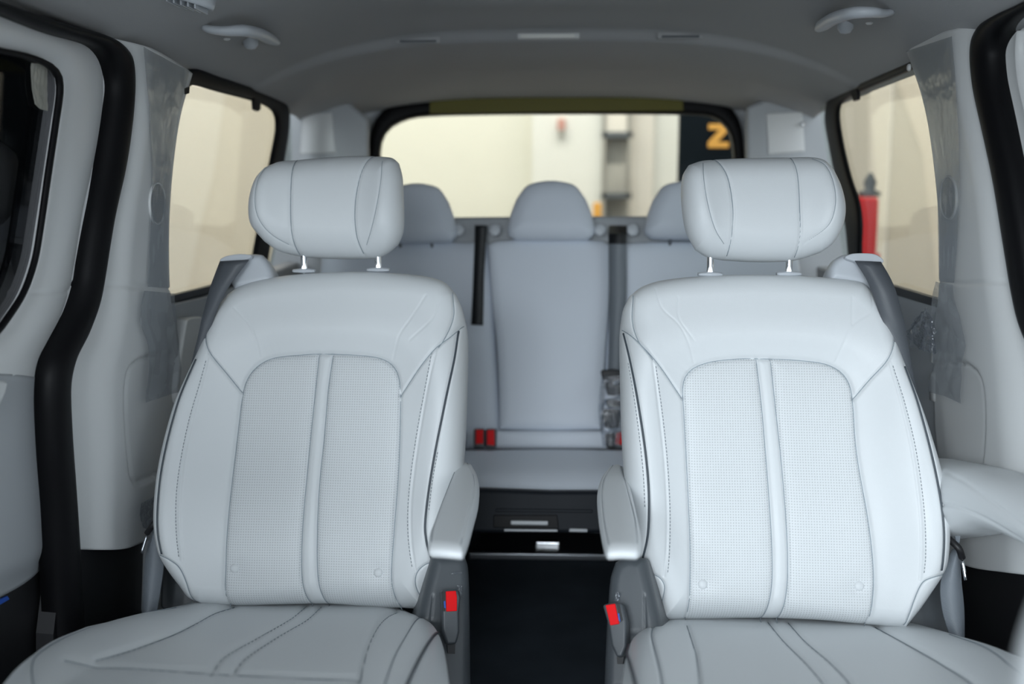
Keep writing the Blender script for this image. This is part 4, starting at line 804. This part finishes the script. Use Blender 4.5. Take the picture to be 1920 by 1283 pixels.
r = blk('fire_alarm', 1045, 1060, 222, 244, Yb - .31, .06, M['pink'], 'small red wall alarm on the cream column behind the middle headrest', 'alarm', bev=.01); blk('alarm_base', 1047, 1059, 242, 256, Yb - .30, .05, M['rack'], parent=r)
rk = empty('steel_rack', P(1154, 700, Yb - .3), 'grey steel rack standing right of the cream column behind the bench', 'rack')
rk.location.z = GZ
for x in (1128, 1176): a = P(x, 400, Yb - .3); box('post', (a.x, Yb - .32, GZ), (a.x + .02, Yb - .26, 2.6), M['rack'], rk)
a = P(1128, 300, Yb - .3); b = P(1180, 300, Yb - .3)
box('back_panel', (a.x, Yb - .1, GZ), (b.x + .02, Yb - .08, 2.6), M['rack'], rk)
for z in (.2, .62, 1.0, 1.42, 1.85): box('shelf', (a.x, Yb - .32, z), (b.x + .02, Yb - .1, z + .04), M['dark'], rk)
for k, z in enumerate((.24, .66, 1.04, 1.46)): tag(box('storage_carton', (a.x + .03, Yb - .3, z), (b.x - .02, Yb - .12, z + .2), M['beige2' if k % 2 else 'rack']), ['pale carton on the lowest shelf of the steel rack', 'pale carton on the second shelf of the steel rack', 'pale carton on the third shelf of the steel rack', 'pale carton on the top shelf of the steel rack'][k], 'carton', 'cartons on the steel rack')
a = P(1184, 300, Yb - .2); b = P(1228, 300, Yb - .2)
rp = empty('pipe_stand', (a.x, Yb - .15, GZ), 'faded red pipes standing between steel rack and white wall', 'pipe stand')
for k, f in enumerate((.0, .35, .85)):
    x = a.x + (b.x - a.x) * f; tube('pipe', [(x + .02, Yb - .12, GZ), (x + .02, Yb - .12, 2.7)], .014 + .005 * (k == 2), M['pink'], rp, n=4)
box('back_board', (a.x, Yb - .06, GZ), (b.x, Yb + .04, 2.6), M['beige2'], rp)
yb = blk('yellow_post', 1112, 1128, 380, 420, Yb - .9, .1, M['yellow'], bev=.01); tag(yb, 'short orange yellow post behind the right side of the middle headrest', 'post')
for v_ in yb.data.vertices:
    if v_.co.z < P(1120, 400, Yb - .9).z: v_.co.z = GZ + (v_.co.z - min(q_.co.z for q_ in yb.data.vertices)) * 0
bpn = blk('banner_panel', 1257, 1470, 60, 965, 4.6, .06, M['navy'], 'tall black banner panel with a gold letter seen at the right of the tailgate window', 'banner')
a = P(1328, 277, 4.58); b = P(1368, 232, 4.58); W_ = b.x - a.x; H_ = b.z - a.z; t_ = .24
Z = [(0, 0), (1, 0), (1, t_), (.46, t_), (1, 1 - t_), (1, 1), (0, 1), (0, 1 - t_), (.54, 1 - t_), (0, t_)]
n = len(Z); V = [(a.x + x * W_, 4.585, a.z + y * H_) for x, y in Z] + [(a.x + x * W_, 4.60, a.z + y * H_) for x, y in Z]
fixn(mk('letter', V, [tuple(range(n)), tuple(range(2*n-1, n-1, -1))] + [(i, i+n, (i+1) % n + n, (i+1) % n) for i in range(n)], M['yellow'], bpn, False))
# leaning display panels outside the side windows
def panel(name, pts, pl, m, lab): return tag(slab(name, pts, pl, .016, m), lab, 'display panel')
XL = Plane((1, 0, 0), (-1.93, 0, 0)); XR = Plane((-1, 0, 0), (1.93, 0, 0))
panel('display_panel', [(300, 110), (434, 100), (400, 330), (378, 420), (330, 640), (280, 640)], XL, M['beige2'], 'pale panel on the wall outside the left quarter window')
panel('display_panel', [(1630, 60), (1680, 60), (1672, 150), (1660, 420), (1650, 650), (1630, 650)], XR, M['beige2'], 'pale panel on the wall outside the right quarter window, left half')
panel('display_panel', [(1682, 150), (1730, 290), (1770, 640), (1800, 640), (1800, 60), (1690, 60)], XR, M['beige'], 'warm beige slanted panel outside the right quarter window, upper right')
# red cabinet with dark top
rc = empty('red_cabinet', P(1625, 470, 4.2), 'bright red cabinet with a dark fitting on top outside the right quarter window', 'cabinet'); rc.location.z = GZ
blk('body', 1598, 1650, 370, 480, 4.2, .25, M['redp'], parent=rc, bev=.015)
a = P(1598, 480, 4.2); b = P(1650, 470, 4.2); box('stand', (a.x, 4.2, GZ), (b.x, 4.45, a.z + .01), M['redp'], rc)
c = P(1630, 369, 4.3); lathe('top_fitting', c, [(.045, 0), (.045, .02), (.02, .03), (.028, .06), (.012, .09), (.006, .1)], M['dark'], rc)
# dark display wall outside the left door window
o = tag(box('dark_partition', (-1.75, -.6, GZ), (-1.65, float(Plane((1, 0, 0), (-1.65, 0, 0)).one(84, 200).y), 3.2), M['navy']), 'dark partition standing outside the left door window', 'partition')
# unseen hall ceiling added to block light from above, and the front doors
struct(box('ceiling_showroom', (-9, 1.2, 4.25), (9, 9, 4.4), M['white']), 'unseen white showroom ceiling added to block light from above', 'ceiling')
struct(box('wall_left_front', (-.90, -1.0, -.1), (-.86, 1.1, 1.32), M['trim']), 'unseen left front door panel raised to block side light', 'door panel'); struct(box('wall_right_front', (.86, -1.0, -.1), (.90, 1.25, .62), M['trim']), 'right front door inner panel', 'door panel')  # left panel carried up to the roof to darken the left seat
